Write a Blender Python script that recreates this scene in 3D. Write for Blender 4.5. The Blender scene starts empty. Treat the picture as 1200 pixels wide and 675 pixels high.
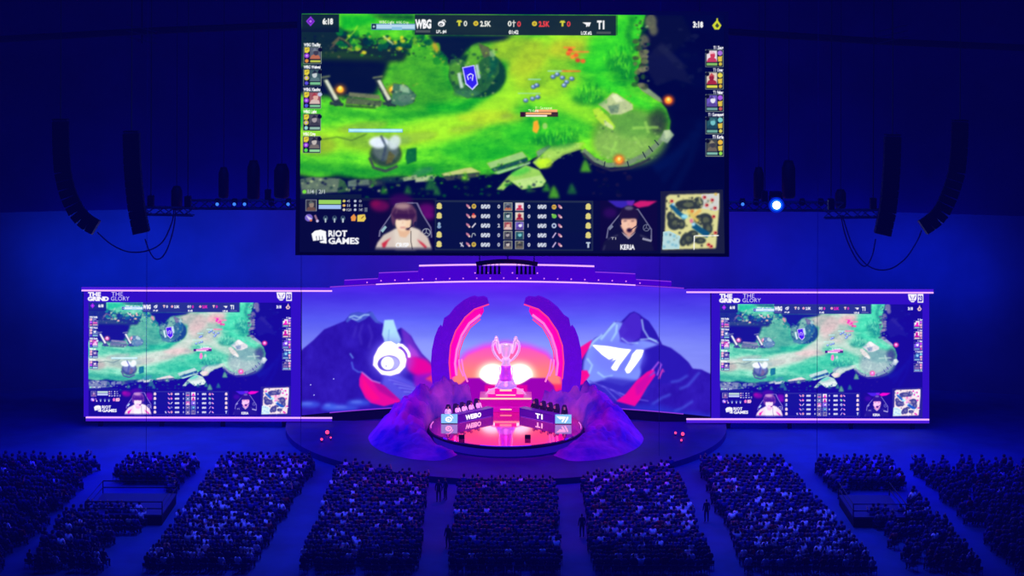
import bpy, bmesh, math, random
import numpy as np
from mathutils import Vector, Matrix
random.seed(7); RNG = np.random.default_rng(11)
COL = bpy.context.scene.collection
PI = math.pi
# ------------------------------------------------------------------ camera model (level camera, shifted lens)
F = 2000.0; CAMZ = 39.0; ROLL = 0.0035
def P(px, py, D):
    dx, dy = px - 600.0, py
    return Vector(((dx + ROLL*dy)*D/F, D, CAMZ - (dy - ROLL*dx)*D/F))
def project(X, Y, Z):
    a = X*F/Y; b = (CAMZ - Z)*F/Y
    return 600.0 + a - ROLL*b, b + ROLL*a
def floor_pt(px, py, z=0.0):
    D = (CAMZ - z)*F/(py - ROLL*(px - 600))
    return P(px, py, D)
# ------------------------------------------------------------------ object helpers
def tag(o, label=None, cat=None, group=None, kind=None):
    if label: o['label'] = label
    if cat: o['category'] = cat
    if group: o['group'] = group
    if kind: o['kind'] = kind
    return o
def thing(name, label, cat, loc=(0, 0, 0), rotz=0.0, group=None):
    o = bpy.data.objects.new(name, None); COL.objects.link(o)
    o.empty_display_size = .2
    o.location = loc; o.rotation_euler = (0, 0, rotz)
    return tag(o, label, cat, group)
def obj(name, bm, mats, parent=None, smooth=False):
    me = bpy.data.meshes.new(name)
    bmesh.ops.recalc_face_normals(bm, faces=bm.faces[:])
    bm.to_mesh(me); bm.free()
    if not isinstance(mats, (list, tuple)): mats = [mats]
    for m in mats: me.materials.append(m)
    if smooth:
        for p in me.polygons: p.use_smooth = True
    o = bpy.data.objects.new(name, me); COL.objects.link(o)
    if parent is not None:
        o.parent = parent
    return o
def struct(name, bm, m):
    return tag(obj(name, bm, m), kind='structure')
def BM(): return bmesh.new()
def box(bm, c, s, rot=None, mi=0, bevel=0.0):
    r = bmesh.ops.create_cube(bm, size=1.0)
    vs = r['verts']
    M = Matrix.Translation(Vector(c)) @ (rot.to_4x4() if rot is not None else Matrix.Identity(4)) @ Matrix.Diagonal((s[0], s[1], s[2], 1))
    bmesh.ops.transform(bm, matrix=M, verts=vs)
    fs = list({f for v in vs for f in v.link_faces})
    for f in fs: f.material_index = mi
    if bevel > 0:
        es = list({e for f in fs for e in f.edges})
        bmesh.ops.bevel(bm, geom=es, offset=bevel, segments=2, affect='EDGES', profile=.6)
def tube(bm, pts, r, seg=8, mi=0, closed=False):
    pts = [Vector(p) for p in pts]; n = len(pts); rings = []
    rad = r if isinstance(r, (list, tuple)) else [r]*n
    prev = None
    for i, p in enumerate(pts):
        if closed: t = pts[(i+1) % n] - pts[i-1]
        else: t = pts[min(i+1, n-1)] - pts[max(i-1, 0)]
        t.normalize()
        if prev is None:
            up = Vector((0, 0, 1)) if abs(t.z) < .9 else Vector((0, 1, 0))
            a = t.cross(up).normalized()
        else:
            a = (prev - t*prev.dot(t)).normalized()
        prev = a; b = t.cross(a)
        rings.append([bm.verts.new(p + (a*math.cos(2*PI*k/seg) + b*math.sin(2*PI*k/seg))*rad[i]) for k in range(seg)])
    m = n if closed else n-1
    for i in range(m):
        A, B = rings[i], rings[(i+1) % n]
        for k in range(seg):
            f = bm.faces.new((A[k], A[(k+1) % seg], B[(k+1) % seg], B[k])); f.material_index = mi
    if not closed:
        for R in (rings[0], rings[-1]):
            try: bm.faces.new(R).material_index = mi
            except Exception: pass
def lathe(bm, prof, c=(0, 0, 0), seg=24, mi=0):
    c = Vector(c); rings = []
    for (r, z) in prof:
        if r < 1e-5: rings.append([bm.verts.new(c + Vector((0, 0, z)))])
        else: rings.append([bm.verts.new(c + Vector((r*math.cos(2*PI*k/seg), r*math.sin(2*PI*k/seg), z))) for k in range(seg)])
    for A, B in zip(rings, rings[1:]):
        for k in range(seg):
            a0, a1 = A[k % len(A)], A[(k+1) % len(A)]; b0, b1 = B[k % len(B)], B[(k+1) % len(B)]
            vs = [a0, a1, b1, b0]; u = []
            for v in vs:
                if v not in u: u.append(v)
            if len(u) >= 3:
                try: bm.faces.new(u).material_index = mi
                except Exception: pass
def prism(bm, pts, off, mi=0):
    """closed polygon of 3D points extruded by vector off"""
    off = Vector(off)
    A = [bm.verts.new(Vector(p)) for p in pts]; B = [bm.verts.new(Vector(p) + off) for p in pts]
    fs = [bm.faces.new(A), bm.faces.new(B[::-1])]
    n = len(A)
    for i in range(n): fs.append(bm.faces.new((A[i], A[(i+1) % n], B[(i+1) % n], B[i])))
    for f in fs: f.material_index = mi
def ribbon(bm, pts, h, d):
    """horizontal bar following pts, h high, d deep in y"""
    rows = []
    for p in pts:
        p = Vector(p)
        rows.append([bm.verts.new(p + Vector((0, dy, dz))) for dy, dz in ((0, -h/2), (d, -h/2), (d, h/2), (0, h/2))])
    for A, B in zip(rows, rows[1:]):
        for k in range(4): bm.faces.new((A[k], A[(k+1) % 4], B[(k+1) % 4], B[k]))
    bm.faces.new(rows[0]); bm.faces.new(rows[-1][::-1])
def dup(root, loc, rotz=None, label=None, group=None):
    r = root.copy(); COL.objects.link(r); r.location = loc
    if rotz is not None: r.rotation_euler = (0, 0, rotz)
    if label: r['label'] = label
    if group: r['group'] = group
    for ch in list(root.children):
        c = ch.copy(); COL.objects.link(c); c.parent = r
        for g in list(ch.children):
            d = g.copy(); COL.objects.link(d); d.parent = c
    return r
# ------------------------------------------------------------------ materials
def srgb(c):
    c = np.asarray(c, dtype=float)/255.0
    return np.where(c <= .04045, c/12.92, ((c+.055)/1.055)**2.4)
def mat(name, col, rough=.6, metal=0.0, emit=None, es=0.0, spec=.3, noise=0.0, nscale=3.0, bump=0.0, col2=None):
    m = bpy.data.materials.new(name); m.use_nodes = True
    nt = m.node_tree; b = nt.nodes['Principled BSDF']
    c = tuple(srgb(col)) + (1,)
    b.inputs['Base Color'].default_value = c
    b.inputs['Roughness'].default_value = rough; b.inputs['Metallic'].default_value = metal
    b.inputs['Specular IOR Level'].default_value = spec
    if emit is not None:
        b.inputs['Emission Color'].default_value = tuple(srgb(emit)) + (1,); b.inputs['Emission Strength'].default_value = es
    if noise > 0 or bump > 0:
        tc = nt.nodes.new('ShaderNodeTexCoord'); n = nt.nodes.new('ShaderNodeTexNoise')
        n.inputs['Scale'].default_value = nscale; n.inputs['Detail'].default_value = 6
        nt.links.new(tc.outputs['Object'], n.inputs['Vector'])
        if noise > 0:
            mx = nt.nodes.new('ShaderNodeMix'); mx.data_type = 'RGBA'
            mr = nt.nodes.new('ShaderNodeMapRange'); mr.inputs[1].default_value = .35; mr.inputs[2].default_value = .65
            nt.links.new(n.outputs['Fac'], mr.inputs[0]); nt.links.new(mr.outputs[0], mx.inputs['Factor'])
            mx.inputs['A'].default_value = c
            c2 = srgb(col2) if col2 is not None else srgb(col)*(1-noise)
            mx.inputs['B'].default_value = tuple(c2) + (1,)
            nt.links.new(mx.outputs['Result'], b.inputs['Base Color'])
        if bump > 0:
            bp = nt.nodes.new('ShaderNodeBump'); bp.inputs['Strength'].default_value = bump; bp.inputs['Distance'].default_value = .3
            nt.links.new(n.outputs['Fac'], bp.inputs['Height']); nt.links.new(bp.outputs['Normal'], b.inputs['Normal'])
    return m
def glow(name, col, es=1.0):
    m = bpy.data.materials.new(name); m.use_nodes = True
    nt = m.node_tree; nt.nodes.clear()
    e = nt.nodes.new('ShaderNodeEmission'); o = nt.nodes.new('ShaderNodeOutputMaterial')
    e.inputs['Color'].default_value = tuple(srgb(col)) + (1,); e.inputs['Strength'].default_value = es
    nt.links.new(e.outputs[0], o.inputs['Surface']); return m
def led_panel_mat(name, es=1.0):
    """LED wall: every diode's colour is stored on the mesh, the surface emits it"""
    m = bpy.data.materials.new(name); m.use_nodes = True
    nt = m.node_tree; nt.nodes.clear()
    e = nt.nodes.new('ShaderNodeEmission'); o = nt.nodes.new('ShaderNodeOutputMaterial')
    a = nt.nodes.new('ShaderNodeAttribute'); a.attribute_name = 'led'
    nt.links.new(a.outputs['Color'], e.inputs['Color']); e.inputs['Strength'].default_value = es
    nt.links.new(e.outputs[0], o.inputs['Surface'])
    return m
# ------------------------------------------------------------------ a small raster painter for what the LED walls show
def boxblur(m, r):
    r = int(round(r))
    if r < 1: return m
    for ax in (0, 1):
        p = np.pad(m, [(r+1, r) if a == ax else (0, 0) for a in (0, 1)], mode='edge')
        c = np.cumsum(p, axis=ax)
        n = m.shape[ax]
        m = (np.take(c, np.arange(2*r+1, 2*r+1+n), axis=ax) - np.take(c, np.arange(0, n), axis=ax))/(2*r+1)
    return m
class Canvas:
    def __init__(s, x0, y0, x1, y1, k, bg):
        s.x0, s.y0, s.k = x0, y0, k
        s.W, s.H = int((x1-x0)*k), int((y1-y0)*k)
        s.a = np.empty((s.H, s.W, 3)); s.a[:] = np.array(bg)/255.0
        s.seed = 3
    def noise(s, cx, cy=None, octv=3, seed=0):
        cy = cy or cx; out = np.zeros((s.H, s.W)); amp = 1.0; tot = 0
        rg = np.random.default_rng(seed)
        for o in range(octv):
            kx, ky = max(cx*s.k/2**o, 1.01), max(cy*s.k/2**o, 1.01)
            gw, gh = int(s.W/kx)+3, int(s.H/ky)+3
            g = rg.uniform(-1, 1, (gh, gw))
            x = np.arange(s.W)/kx; y = np.arange(s.H)/ky
            xi, yi = x.astype(int), y.astype(int); fx, fy = x-xi, y-yi
            fx = fx*fx*(3-2*fx); fy = (fy*fy*(3-2*fy))[:, None]
            A = g[yi][:, xi]; B = g[yi][:, xi+1]; Cc = g[yi+1][:, xi]; Dd = g[yi+1][:, xi+1]
            out += amp*((A*(1-fx)+B*fx)*(1-fy) + (Cc*(1-fx)+Dd*fx)*fy); tot += amp; amp *= .55
        return out/tot
    def mask_polys(s, polys, blur=0.0):
        allp = np.concatenate([np.asarray(p, float) for p in polys])
        pad = blur*3 + 2/s.k
        i0 = max(0, int((allp[:, 0].min()-pad-s.x0)*s.k)); i1 = min(s.W, int((allp[:, 0].max()+pad-s.x0)*s.k)+2)
        j0 = max(0, int((allp[:, 1].min()-pad-s.y0)*s.k)); j1 = min(s.H, int((allp[:, 1].max()+pad-s.y0)*s.k)+2)
        if i1 <= i0 or j1 <= j0: return None
        SS = 2; k = s.k*SS; w, h = (i1-i0)*SS, (j1-j0)*SS
        out = np.zeros((h, w), bool)
        for poly in polys:
            cnt = np.zeros((h, w+1), np.int32)
            p = np.asarray(poly, float)
            X = (p[:, 0]-s.x0)*k - i0*SS; Y = (p[:, 1]-s.y0)*k - j0*SS
            n = len(p)
            for a in range(n):
                b = (a+1) % n
                y0, y1, xa, xb = Y[a], Y[b], X[a], X[b]
                if y0 > y1: y0, y1, xa, xb = y1, y0, xb, xa
                r0, r1 = max(0, math.ceil(y0-.5)), min(h, math.ceil(y1-.5))
                if r1 <= r0: continue
                rr = np.arange(r0, r1); xx = xa + (rr+.5-y0)*(xb-xa)/(y1-y0)
                ii = np.clip(np.ceil(xx-.5), 0, w).astype(int)
                np.add.at(cnt, (rr, ii), 1)
            out ^= (np.cumsum(cnt[:, :w], axis=1) % 2).astype(bool) if len(polys) == 1 else np.zeros_like(out)
            if len(polys) > 1: out |= (np.cumsum(cnt[:, :w], axis=1) % 2).astype(bool)
        m = out.reshape(j1-j0, SS, i1-i0, SS).mean(axis=(1, 3))
        if blur > 0:
            r = blur*s.k*.6
            for _ in range(3): m = boxblur(m, max(1, r))
        return m, (slice(j0, j1), slice(i0, i1))
    def put(s, mb, col, alpha=1.0):
        if mb is None: return
        m, sl = mb
        c = col[sl] if isinstance(col, np.ndarray) and col.ndim == 3 else np.array(col)/255.0
        m = (m*(alpha[sl] if isinstance(alpha, np.ndarray) else alpha))[..., None]
        s.a[sl] = s.a[sl]*(1-m) + c*m
    def poly(s, pts, col, alpha=1.0, blur=0.0): s.put(s.mask_polys([pts], blur), col, alpha)
    def rect(s, x0, y0, x1, y1, col, alpha=1.0, blur=0.0): s.poly([(x0, y0), (x1, y0), (x1, y1), (x0, y1)], col, alpha, blur)
    def ell(s, cx, cy, rx, ry, col, alpha=1.0, blur=0.0, rot=0.0, a0=0.0, a1=2*PI):
        c_, s_ = math.cos(rot), math.sin(rot)
        pts = [(cx + rx*math.cos(t)*c_ - ry*math.sin(t)*s_, cy + rx*math.cos(t)*s_ + ry*math.sin(t)*c_) for t in np.linspace(a0, a1, 33)]
        s.poly(pts, col, alpha, blur)
    def line(s, pts, w, col, alpha=1.0, blur=0.0, taper=None):
        n = len(pts); L = []; R = []
        for i in range(n):
            p = pts[i]; q0 = pts[max(i-1, 0)]; q1 = pts[min(i+1, n-1)]
            tx, ty = q1[0]-q0[0], q1[1]-q0[1]; l = math.hypot(tx, ty) or 1
            ww = w/2*(1 if taper is None else taper[i])
            L.append((p[0]-ty/l*ww, p[1]+tx/l*ww)); R.append((p[0]+ty/l*ww, p[1]-tx/l*ww))
        s.poly(L+R[::-1], col, alpha, blur)
    def text(s, t, x, y, h, col, w=None, bold=0.0, align='L', slant=0.0, alpha=1.0, flip=False):
        """baseline box: x left/centre/right, y top, cap height h"""
        tris = text_tris(t, bold)
        if not len(tris): return
        mn = tris.reshape(-1, 2).min(0); mx = tris.reshape(-1, 2).max(0)
        sy = h/TEXT_CAP; sx = sy if w is None else w/(mx[0]-mn[0])
        width = (mx[0]-mn[0])*sx
        ox = x - (0 if align == 'L' else width if align == 'R' else width/2)
        T = np.empty_like(tris)
        T[..., 0] = (tris[..., 0]-mn[0])*sx + ox + slant*tris[..., 1]*sy
        T[..., 1] = y + h - tris[..., 1]*sy
        s.put(s.mask_polys(list(T)), col, alpha)
    def sample(s, px, py):
        x = np.clip((px-s.x0)*s.k-.5, 0, s.W-1.001); y = np.clip((py-s.y0)*s.k-.5, 0, s.H-1.001)
        xi, yi = x.astype(int), y.astype(int); fx, fy = (x-xi)[..., None], (y-yi)[..., None]
        a = s.a
        return (a[yi, xi]*(1-fx)+a[yi, xi+1]*fx)*(1-fy) + (a[yi+1, xi]*(1-fx)+a[yi+1, xi+1]*fx)*fy
_TX = {}
TEXT_CAP = 0.729
def text_tris(t, bold=0.0):
    key = (t, bold)
    if key in _TX: return _TX[key]
    cu = bpy.data.curves.new('lettering', 'FONT'); cu.body = t; cu.offset = bold; cu.resolution_u = 2
    o = bpy.data.objects.new('lettering', cu); COL.objects.link(o)
    dg = bpy.context.evaluated_depsgraph_get(); dg.update()
    me = bpy.data.meshes.new_from_object(o.evaluated_get(dg), depsgraph=dg)
    me.calc_loop_triangles()
    v = np.empty(len(me.vertices)*3); me.vertices.foreach_get('co', v); v = v.reshape(-1, 3)[:, :2]
    n = len(me.loop_triangles); ti = np.empty(n*3, np.int32); me.loop_triangles.foreach_get('vertices', ti)
    r = v[ti.reshape(n, 3)] if n else np.zeros((0, 3, 2))
    bpy.data.objects.remove(o); bpy.data.curves.remove(cu); bpy.data.meshes.remove(me)
    _TX[key] = r; return r
def grid_mesh(name, XYZ, rgb, material, parent, gain=1.0):
    """XYZ (h,w,3) vertex grid, rgb (h,w,3) sRGB 0..1 -> one mesh with a colour per diode"""
    h, w = XYZ.shape[:2]
    me = bpy.data.meshes.new(name)
    nv = h*w; me.vertices.add(nv); me.vertices.foreach_set('co', XYZ.reshape(-1).astype(np.float32))
    j, i = np.meshgrid(np.arange(h-1), np.arange(w-1), indexing='ij'); a = (j*w+i).reshape(-1)
    quads = np.stack([a+w, a+w+1, a+1, a], 1).astype(np.int32)
    nf = len(quads)
    me.loops.add(nf*4); me.loops.foreach_set('vertex_index', quads.reshape(-1))
    me.polygons.add(nf); me.polygons.foreach_set('loop_start', np.arange(0, nf*4, 4, dtype=np.int32))
    me.update(calc_edges=True)
    at = me.color_attributes.new('led', 'FLOAT_COLOR', 'POINT')
    lin = np.ones((nv, 4), np.float32); c = np.clip(rgb.reshape(-1, 3), 0, 1)
    lin[:, :3] = np.where(c <= .04045, c/12.92, ((c+.055)/1.055)**2.4)*gain
    if gain > 1: lin[:, :3] *= (1 + 1.2*np.clip((c.min(1)-.72)/.25, 0, 1))[:, None]
    at.data.foreach_set('color', lin.reshape(-1))
    me.materials.append(material)
    o = bpy.data.objects.new(name, me); COL.objects.link(o); o.parent = parent
    return o
# ------------------------------------------------------------------ broadcast picture shown on the LED screens
def portrait_icon(C, x0, y0, x1, y1, cols, seed):
    rg = random.Random(seed); w, h = x1-x0, y1-y0
    C.rect(x0, y0, x1, y1, cols[0])
    C.poly([(x0, y1), (x0+w*.15, y0+h*.7), (x0+w*.5, y0+h*.55), (x1-w*.1, y0+h*.72), (x1, y1)], cols[1])
    C.ell(x0+w*(.45+.15*rg.random()), y0+h*.42, w*.24, h*.28, cols[2])
    C.poly([(x0+w*.2, y0+h*.35), (x0+w*.45, y0+h*.02), (x0+w*.8, y0+h*.3), (x0+w*.6, y0+h*.28)], cols[3])
def paint_broadcast():
    C = Canvas(351, 15, 850, 298, 1.7, (6, 12, 46))
    n1 = C.noise(60, 26, 4, 1); n2 = C.noise(14, 6, 4, 2); n3 = C.noise(5, 5, 3, 3); n4 = C.noise(3, 9, 2, 4)
    nav = np.empty_like(C.a); nav[:] = np.array((7, 13, 48))/255
    # deep chasm on the right, faint cliff shapes
    C.a += (n1*.018)[..., None]*np.array((.6, .8, 1.4))
    C.poly([(760, 16), (800, 16), (812, 40), (790, 60), (770, 66), (757, 50)], (14, 20, 44), .8, 3)
    C.poly([(752, 72), (775, 48), (800, 75), (812, 98), (790, 92), (770, 100)], (30, 34, 58), .55, 2)
    C.poly([(770, 55), (778, 50), (806, 78), (796, 80)], (44, 48, 66), .35, 2)
    for k in range(5):
        C.line([(700+k*22, 225), (740+k*17, 205-k*4), (790+k*8, 190-k*12)], 8, (10, 26, 70), .45, 4)
    # meadow
    base = np.empty_like(C.a)
    t = np.clip(.5 + .9*n1 + .35*n2, 0, 1)[..., None]
    base[:] = (np.array((44, 156, 0))*(1-t) + np.array((112, 206, 0))*t)/255
    land = [(351, 15), (757, 15), (752, 32), (748, 55), (753, 70), (746, 86), (748, 100), (757, 108), (772, 116), (781, 127), (786, 142), (784, 156),
            (773, 172), (757, 185), (738, 194), (718, 196), (700, 191), (690, 183), (676, 170), (655, 176), (640, 178), (612, 194), (585, 205),
            (568, 206), (540, 212), (512, 208), (480, 214), (440, 216), (400, 214), (351, 222)]
    C.poly(land, base, 1, .6)
    # the trodden lane
    lane = (160, 214, 0)
    C.line([(351, 166), (400, 164), (450, 168), (500, 156), (545, 146), (585, 122), (603, 92), (625, 62), (660, 45), (705, 30)], 30, lane, .85, 6)
    C.line([(560, 140), (590, 126), (615, 110), (650, 116), (690, 134), (720, 150)], 20, lane, .7, 6)
    C.ell(606, 64, 38, 24, (152, 172, 18), .75, 7); C.ell(640, 90, 40, 22, (170, 190, 0), .6, 8); C.ell(575, 138, 40, 8, (178, 196, 0), .6, 4)
    C.ell(372, 172, 22, 12, (140, 160, 10), .7, 5); C.ell(668, 58, 26, 14, (188, 170, 20), .6, 6)
    for (a, b, rx, ry) in ((540, 152, 16, 4), (560, 148, 10, 3), (425, 150, 30, 6), (593, 137, 9, 5), (480, 163, 34, 7)):
        C.ell(a, b, rx, ry, (130, 150, 96), .5, 2.5, rot=-.15)
    C.ell(440, 166, 42, 11, (110, 148, 80), .55, 4); C.line([(360, 168), (395, 162), (412, 166), (430, 158)], 1.2, (60, 90, 20), .8, .5)
    # darker grass and slope shading
    C.poly([(455, 70), (505, 50), (535, 110), (515, 132), (450, 128)], (56, 128, 6), .6, 8)
    C.line([(500, 128), (545, 126), (583, 98), (590, 72)], 12, (18, 140, 20), .8, 5)
    C.line([(385, 132), (440, 138), (500, 134)], 8, (26, 128, 14), .6, 4)
    C.ell(560, 178, 44, 14, (38, 158, 6), .7, 6); C.ell(620, 158, 34, 12, (50, 172, 4), .7, 6); C.line([(351, 196), (420, 204), (500, 200), (560, 205)], 14, (20, 118, 34), .7, 5)
    C.ell(495, 203, 14, 5, (60, 120, 100), .6, 2.5, rot=-.35)
    C.poly([(700, 16), (757, 16), (745, 60), (700, 90), (680, 80)], (58, 190, 4), .75, 7)
    C.line([(742, 18), (736, 40), (744, 62)], 8, (20, 100, 40), .6, 3); C.line([(700, 90), (716, 102), (740, 116), (765, 130)], 12, (66, 196, 4), .8, 4)
    C.a += (n2*.06)[..., None]*np.array((.8, 1, .2))*(C.a[..., 1:2] > .3)
    # upper left thicket: shadow, roots, bushes
    C.poly([(351, 34), (398, 32), (420, 44), (452, 44), (480, 58), (472, 72), (440, 74), (351, 74)], (16, 30, 40), .92, 3)
    C.poly([(351, 64), (400, 60), (452, 68), (440, 77), (351, 77)], (40, 72, 18), .7, 3)
    C.poly([(351, 78), (376, 70), (456, 71), (452, 84), (440, 112), (425, 116), (372, 114), (351, 112)], (8, 16, 44), .96, 4)
    C.poly([(500, 40), (602, 40), (590, 47), (556, 52), (546, 60), (537, 78), (524, 76), (512, 58)], (10, 20, 48), .95, 3)
    C.poly([(397, 17), (432, 17), (445, 24), (400, 36)], (30, 160, 6), .9, 3); C.poly([(432, 17), (485, 17), (485, 23), (445, 22)], (14, 40, 40), .7, 3)
    rg = random.Random(5)
    for k in range(46):
        x = rg.uniform(396, 500); y = 48 + rg.uniform(-9, 9) + (x-440)*.05
        c = rg.choice([(14, 80, 52), (18, 110, 40), (10, 60, 60), (40, 140, 20), (70, 160, 20), (12, 48, 50)])
        C.ell(x, y, rg.uniform(2, 6), rg.uniform(2, 5), c, .8, 1)
    for (x, y) in ((455, 45), (462, 50), (470, 44), (467, 57), (418, 58), (425, 62), (410, 58), (471, 48)):
        C.ell(x, y, rg.uniform(2, 4), 2.2, rg.choice([(190, 190, 20), (210, 200, 30), (150, 170, 30)]), .9, .8)
    C.line([(388, 52), (396, 44), (404, 48), (412, 56)], 2, (120, 110, 60), .8, .6); C.line([(396, 46), (386, 58)], 1.6, (140, 110, 80), .8, .5)
    C.line([(404, 48), (414, 37), (418, 30)], 1.6, (150, 200, 40), .8, .6); C.line([(448, 42), (460, 52)], 2.4, (220, 230, 150), .8, .7)
    for k in range(26):
        x = rg.uniform(485, 522); y = 42 + (x-485)*.75 + rg.uniform(-8, 10)
        C.ell(x, y, rg.uniform(2, 5), rg.uniform(2, 6), rg.choice([(30, 120, 30), (70, 150, 10), (16, 80, 50), (110, 160, 20)]), .75, 1)
    C.ell(510, 56, 3, 7, (220, 160, 30), .7, 1.5, rot=-.4)
    # mossy standing rock with a banner
    C.ell(560, 88, 33, 27, (18, 56, 40), .95, 2); C.poly([(527, 70), (536, 68), (548, 74), (552, 54), (560, 50), (572, 56), (585, 72), (584, 86), (570, 106), (548, 116), (532, 108), (525, 90)], (44, 92, 44), .95, 1)
    C.poly([(544, 76), (552, 54), (561, 52), (566, 66), (556, 80)], (110, 180, 30), .8, 1.5); C.poly([(573, 62), (584, 70), (580, 84), (570, 96), (574, 76)], (20, 84, 60), .8, 2)
    C.poly([(560, 50), (572, 55), (577, 64), (566, 68)], (90, 96, 60), .9, 1); C.ell(577, 62, 4, 5, (140, 180, 130), .7, 1)
    C.poly([(526, 78), (534, 72), (540, 78), (536, 100), (528, 94)], (96, 160, 40), .7, 1.5); C.ell(546, 110, 16, 5, (60, 110, 80), .7, 2)
    for k in range(30): C.ell(rg.uniform(530, 582), rg.uniform(62, 112), rg.uniform(1, 3), rg.uniform(1, 3), rg.choice([(24, 70, 44), (90, 150, 50), (140, 170, 90), (14, 44, 40)]), .6, .6)
    C.poly([(535, 86), (539, 85), (543, 103), (539, 104)], (190, 210, 200), .9, .5); C.poly([(556, 76), (560, 75), (563, 92), (559, 93)], (180, 200, 200), .9, .5)
    C.poly([(541, 79), (555.5, 76), (560, 99), (553.5, 106), (545, 99)], (150, 150, 220), 1); C.poly([(542.5, 80), (554.6, 77.5), (558.5, 98), (553, 104), (546.3, 98)], (52, 44, 190), 1)
    C.line([(547, 88), (548.5, 94), (551, 90.5), (553, 95), (554, 88), (551, 86.5), (547, 89)], 1.2, (225, 225, 255), 1)
    # ruined wall with torches
    for dx in (0, 62):
        C.poly([(376+dx, 94), (382+dx, 92), (400+dx, 122), (392+dx, 126)], (40, 52, 50), 1, .6); C.poly([(379+dx, 95), (383+dx, 94), (396+dx, 117), (392+dx, 119)], (205, 210, 190), .95, .6)
        C.line([(374+dx, 92), (386+dx, 90)], 2, (120, 130, 90), .9, .5); C.line([(386+dx, 122), (402+dx, 124)], 4, (44, 60, 56), 1, .7)
        C.ell(398+dx, 106, 7, 6, (200, 120, 10), .6, 2.5); C.ell(398+dx, 106, 4, 3.6, (255, 180, 40), 1, 1.2); C.ell(398+dx, 104, 2, 2.4, (255, 226, 120), 1, .7)
    C.poly([(408, 109), (444, 112), (446, 118), (408, 114)], (110, 116, 84), .95, .6); C.poly([(406, 115), (448, 119), (446, 126), (404, 123)], (80, 92, 66), .95, .6); C.line([(404, 125), (440, 127)], 3, (50, 70, 40), .8, 1)
    C.poly([(460, 98), (476, 100), (488, 112), (484, 122), (470, 126), (458, 122)], (70, 110, 84), 1, .8); C.poly([(468, 100), (478, 103), (480, 110), (468, 108)], (150, 180, 150), .8, .8); C.ell(474, 116, 8, 5, (90, 120, 100), .8, 1)
    # lower cliff edge with stone slabs
    C.poly([(351, 232), (351, 206), (372, 211), (395, 207), (430, 212), (470, 208), (512, 212), (545, 207), (572, 206), (600, 205), (628, 190), (656, 172), (690, 178), (700, 196), (740, 200), (760, 190), (790, 232)], nav, .96, 2.5)
    for (pts, c) in (([(352, 212), (366, 209), (398, 211), (404, 216), (396, 227), (354, 230)], (96, 112, 92)), ([(398, 211), (404, 214), (410, 226), (396, 228)], (50, 84, 50)),
                     ([(408, 214), (418, 212), (418, 220), (408, 221)], (110, 130, 120)), ([(420, 213), (432, 212), (434, 218), (420, 219)], (120, 140, 130)),
                     ([(471, 210), (488, 206), (490, 211), (473, 214)], (140, 160, 120)), ([(487, 210), (506, 206), (511, 207), (508, 213), (487, 215)], (170, 186, 140)),
                     ([(517, 205), (545, 198), (552, 197), (564, 203), (520, 208)], (180, 186, 120)), ([(519, 208), (562, 203), (562, 208), (524, 213)], (60, 66, 60)),
                     ([(570, 192), (612, 178), (618, 185), (575, 199)], (150, 186, 120)), ([(575, 199), (618, 185), (619, 190), (580, 203)], (30, 70, 70)), ([(578, 203), (622, 190), (621, 193), (584, 205)], (150, 190, 140)),
                     ([(624, 191), (645, 172), (662, 168), (684, 167), (690, 172), (660, 182), (640, 196), (633, 199)], (160, 200, 90)), ([(628, 178), (644, 169), (646, 172), (630, 186)], (110, 140, 110)),
                     ([(596, 207), (616, 194), (632, 200), (640, 213), (636, 219), (612, 223), (599, 214), (590, 224), (582, 223)], (150, 196, 90)), ([(600, 213), (634, 206), (639, 213), (636, 219), (612, 222)], (176, 206, 130))):
        C.poly(pts, c, .97, .7)
    C.ell(638, 192, 9, 6, (190, 230, 10), .8, 2); C.line([(640, 195), (662, 180), (688, 172)], 2, (120, 150, 70), .7, .8); C.ell(610, 202, 12, 4, (70, 180, 60), .7, 2, rot=-.3)
    for (x, y, h) in ((450, 224, 9), (478, 224, 10), (505, 216, 16), (512, 225, 10), (649, 226, 14), (640, 220, 10), (670, 222, 12), (688, 180, 10), (694, 178, 8), (686, 195, 14), (438, 214, 8), (545, 208, 10), (572, 203, 8), (620, 222, 8)):
        C.poly([(x-h*.45, y+h*.5), (x-h*.2, y-h*.3), (x, y-h*.6), (x+h*.3, y-h*.1), (x+h*.5, y+h*.5)], rg.choice([(60, 140, 20), (90, 170, 10), (40, 100, 40)]), .8, 1.5)
    C.ell(690, 174, 9, 7, (130, 220, 0), .85, 2.5); C.ell(430, 216, 22, 4, (70, 84, 70), .6, 2); C.ell(460, 212, 14, 4, (30, 60, 60), .7, 2)
    # round paved terrace
    C.ell(738, 160, 44, 34, (100, 146, 62), .92, 6); C.ell(730, 170, 36, 20, (136, 174, 84), .75, 5); C.ell(742, 148, 24, 14, (96, 150, 60), .8, 5); C.ell(772, 142, 12, 16, (40, 46, 40), .8, 6)
    C.line([(683, 176), (695, 187), (712, 194), (735, 192), (756, 182), (772, 168), (782, 154)], 6, (110, 130, 100), 1, .8)
    C.line([(683, 180), (697, 193), (716, 200), (740, 197), (762, 186)], 3, (50, 50, 56), .9, 1)
    for a, b in (((708, 196), (709, 189)), ((737, 196), (735, 189)), ((757, 186), (753, 178)), ((765, 178), (760, 171)), ((772, 170), (767, 164))): C.line([a, b], 1.2, (30, 40, 40), 1)
    C.poly([(778, 153), (785, 152), (790, 158), (782, 168), (774, 164)], (140, 160, 130), 1, .6); C.poly([(778, 153), (785, 152), (786, 160), (780, 163)], (170, 186, 150), 1, .6)
    C.poly([(748, 100), (755, 99), (774, 114), (777, 120), (772, 119), (752, 106)], (130, 150, 110), .95, .7)
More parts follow.
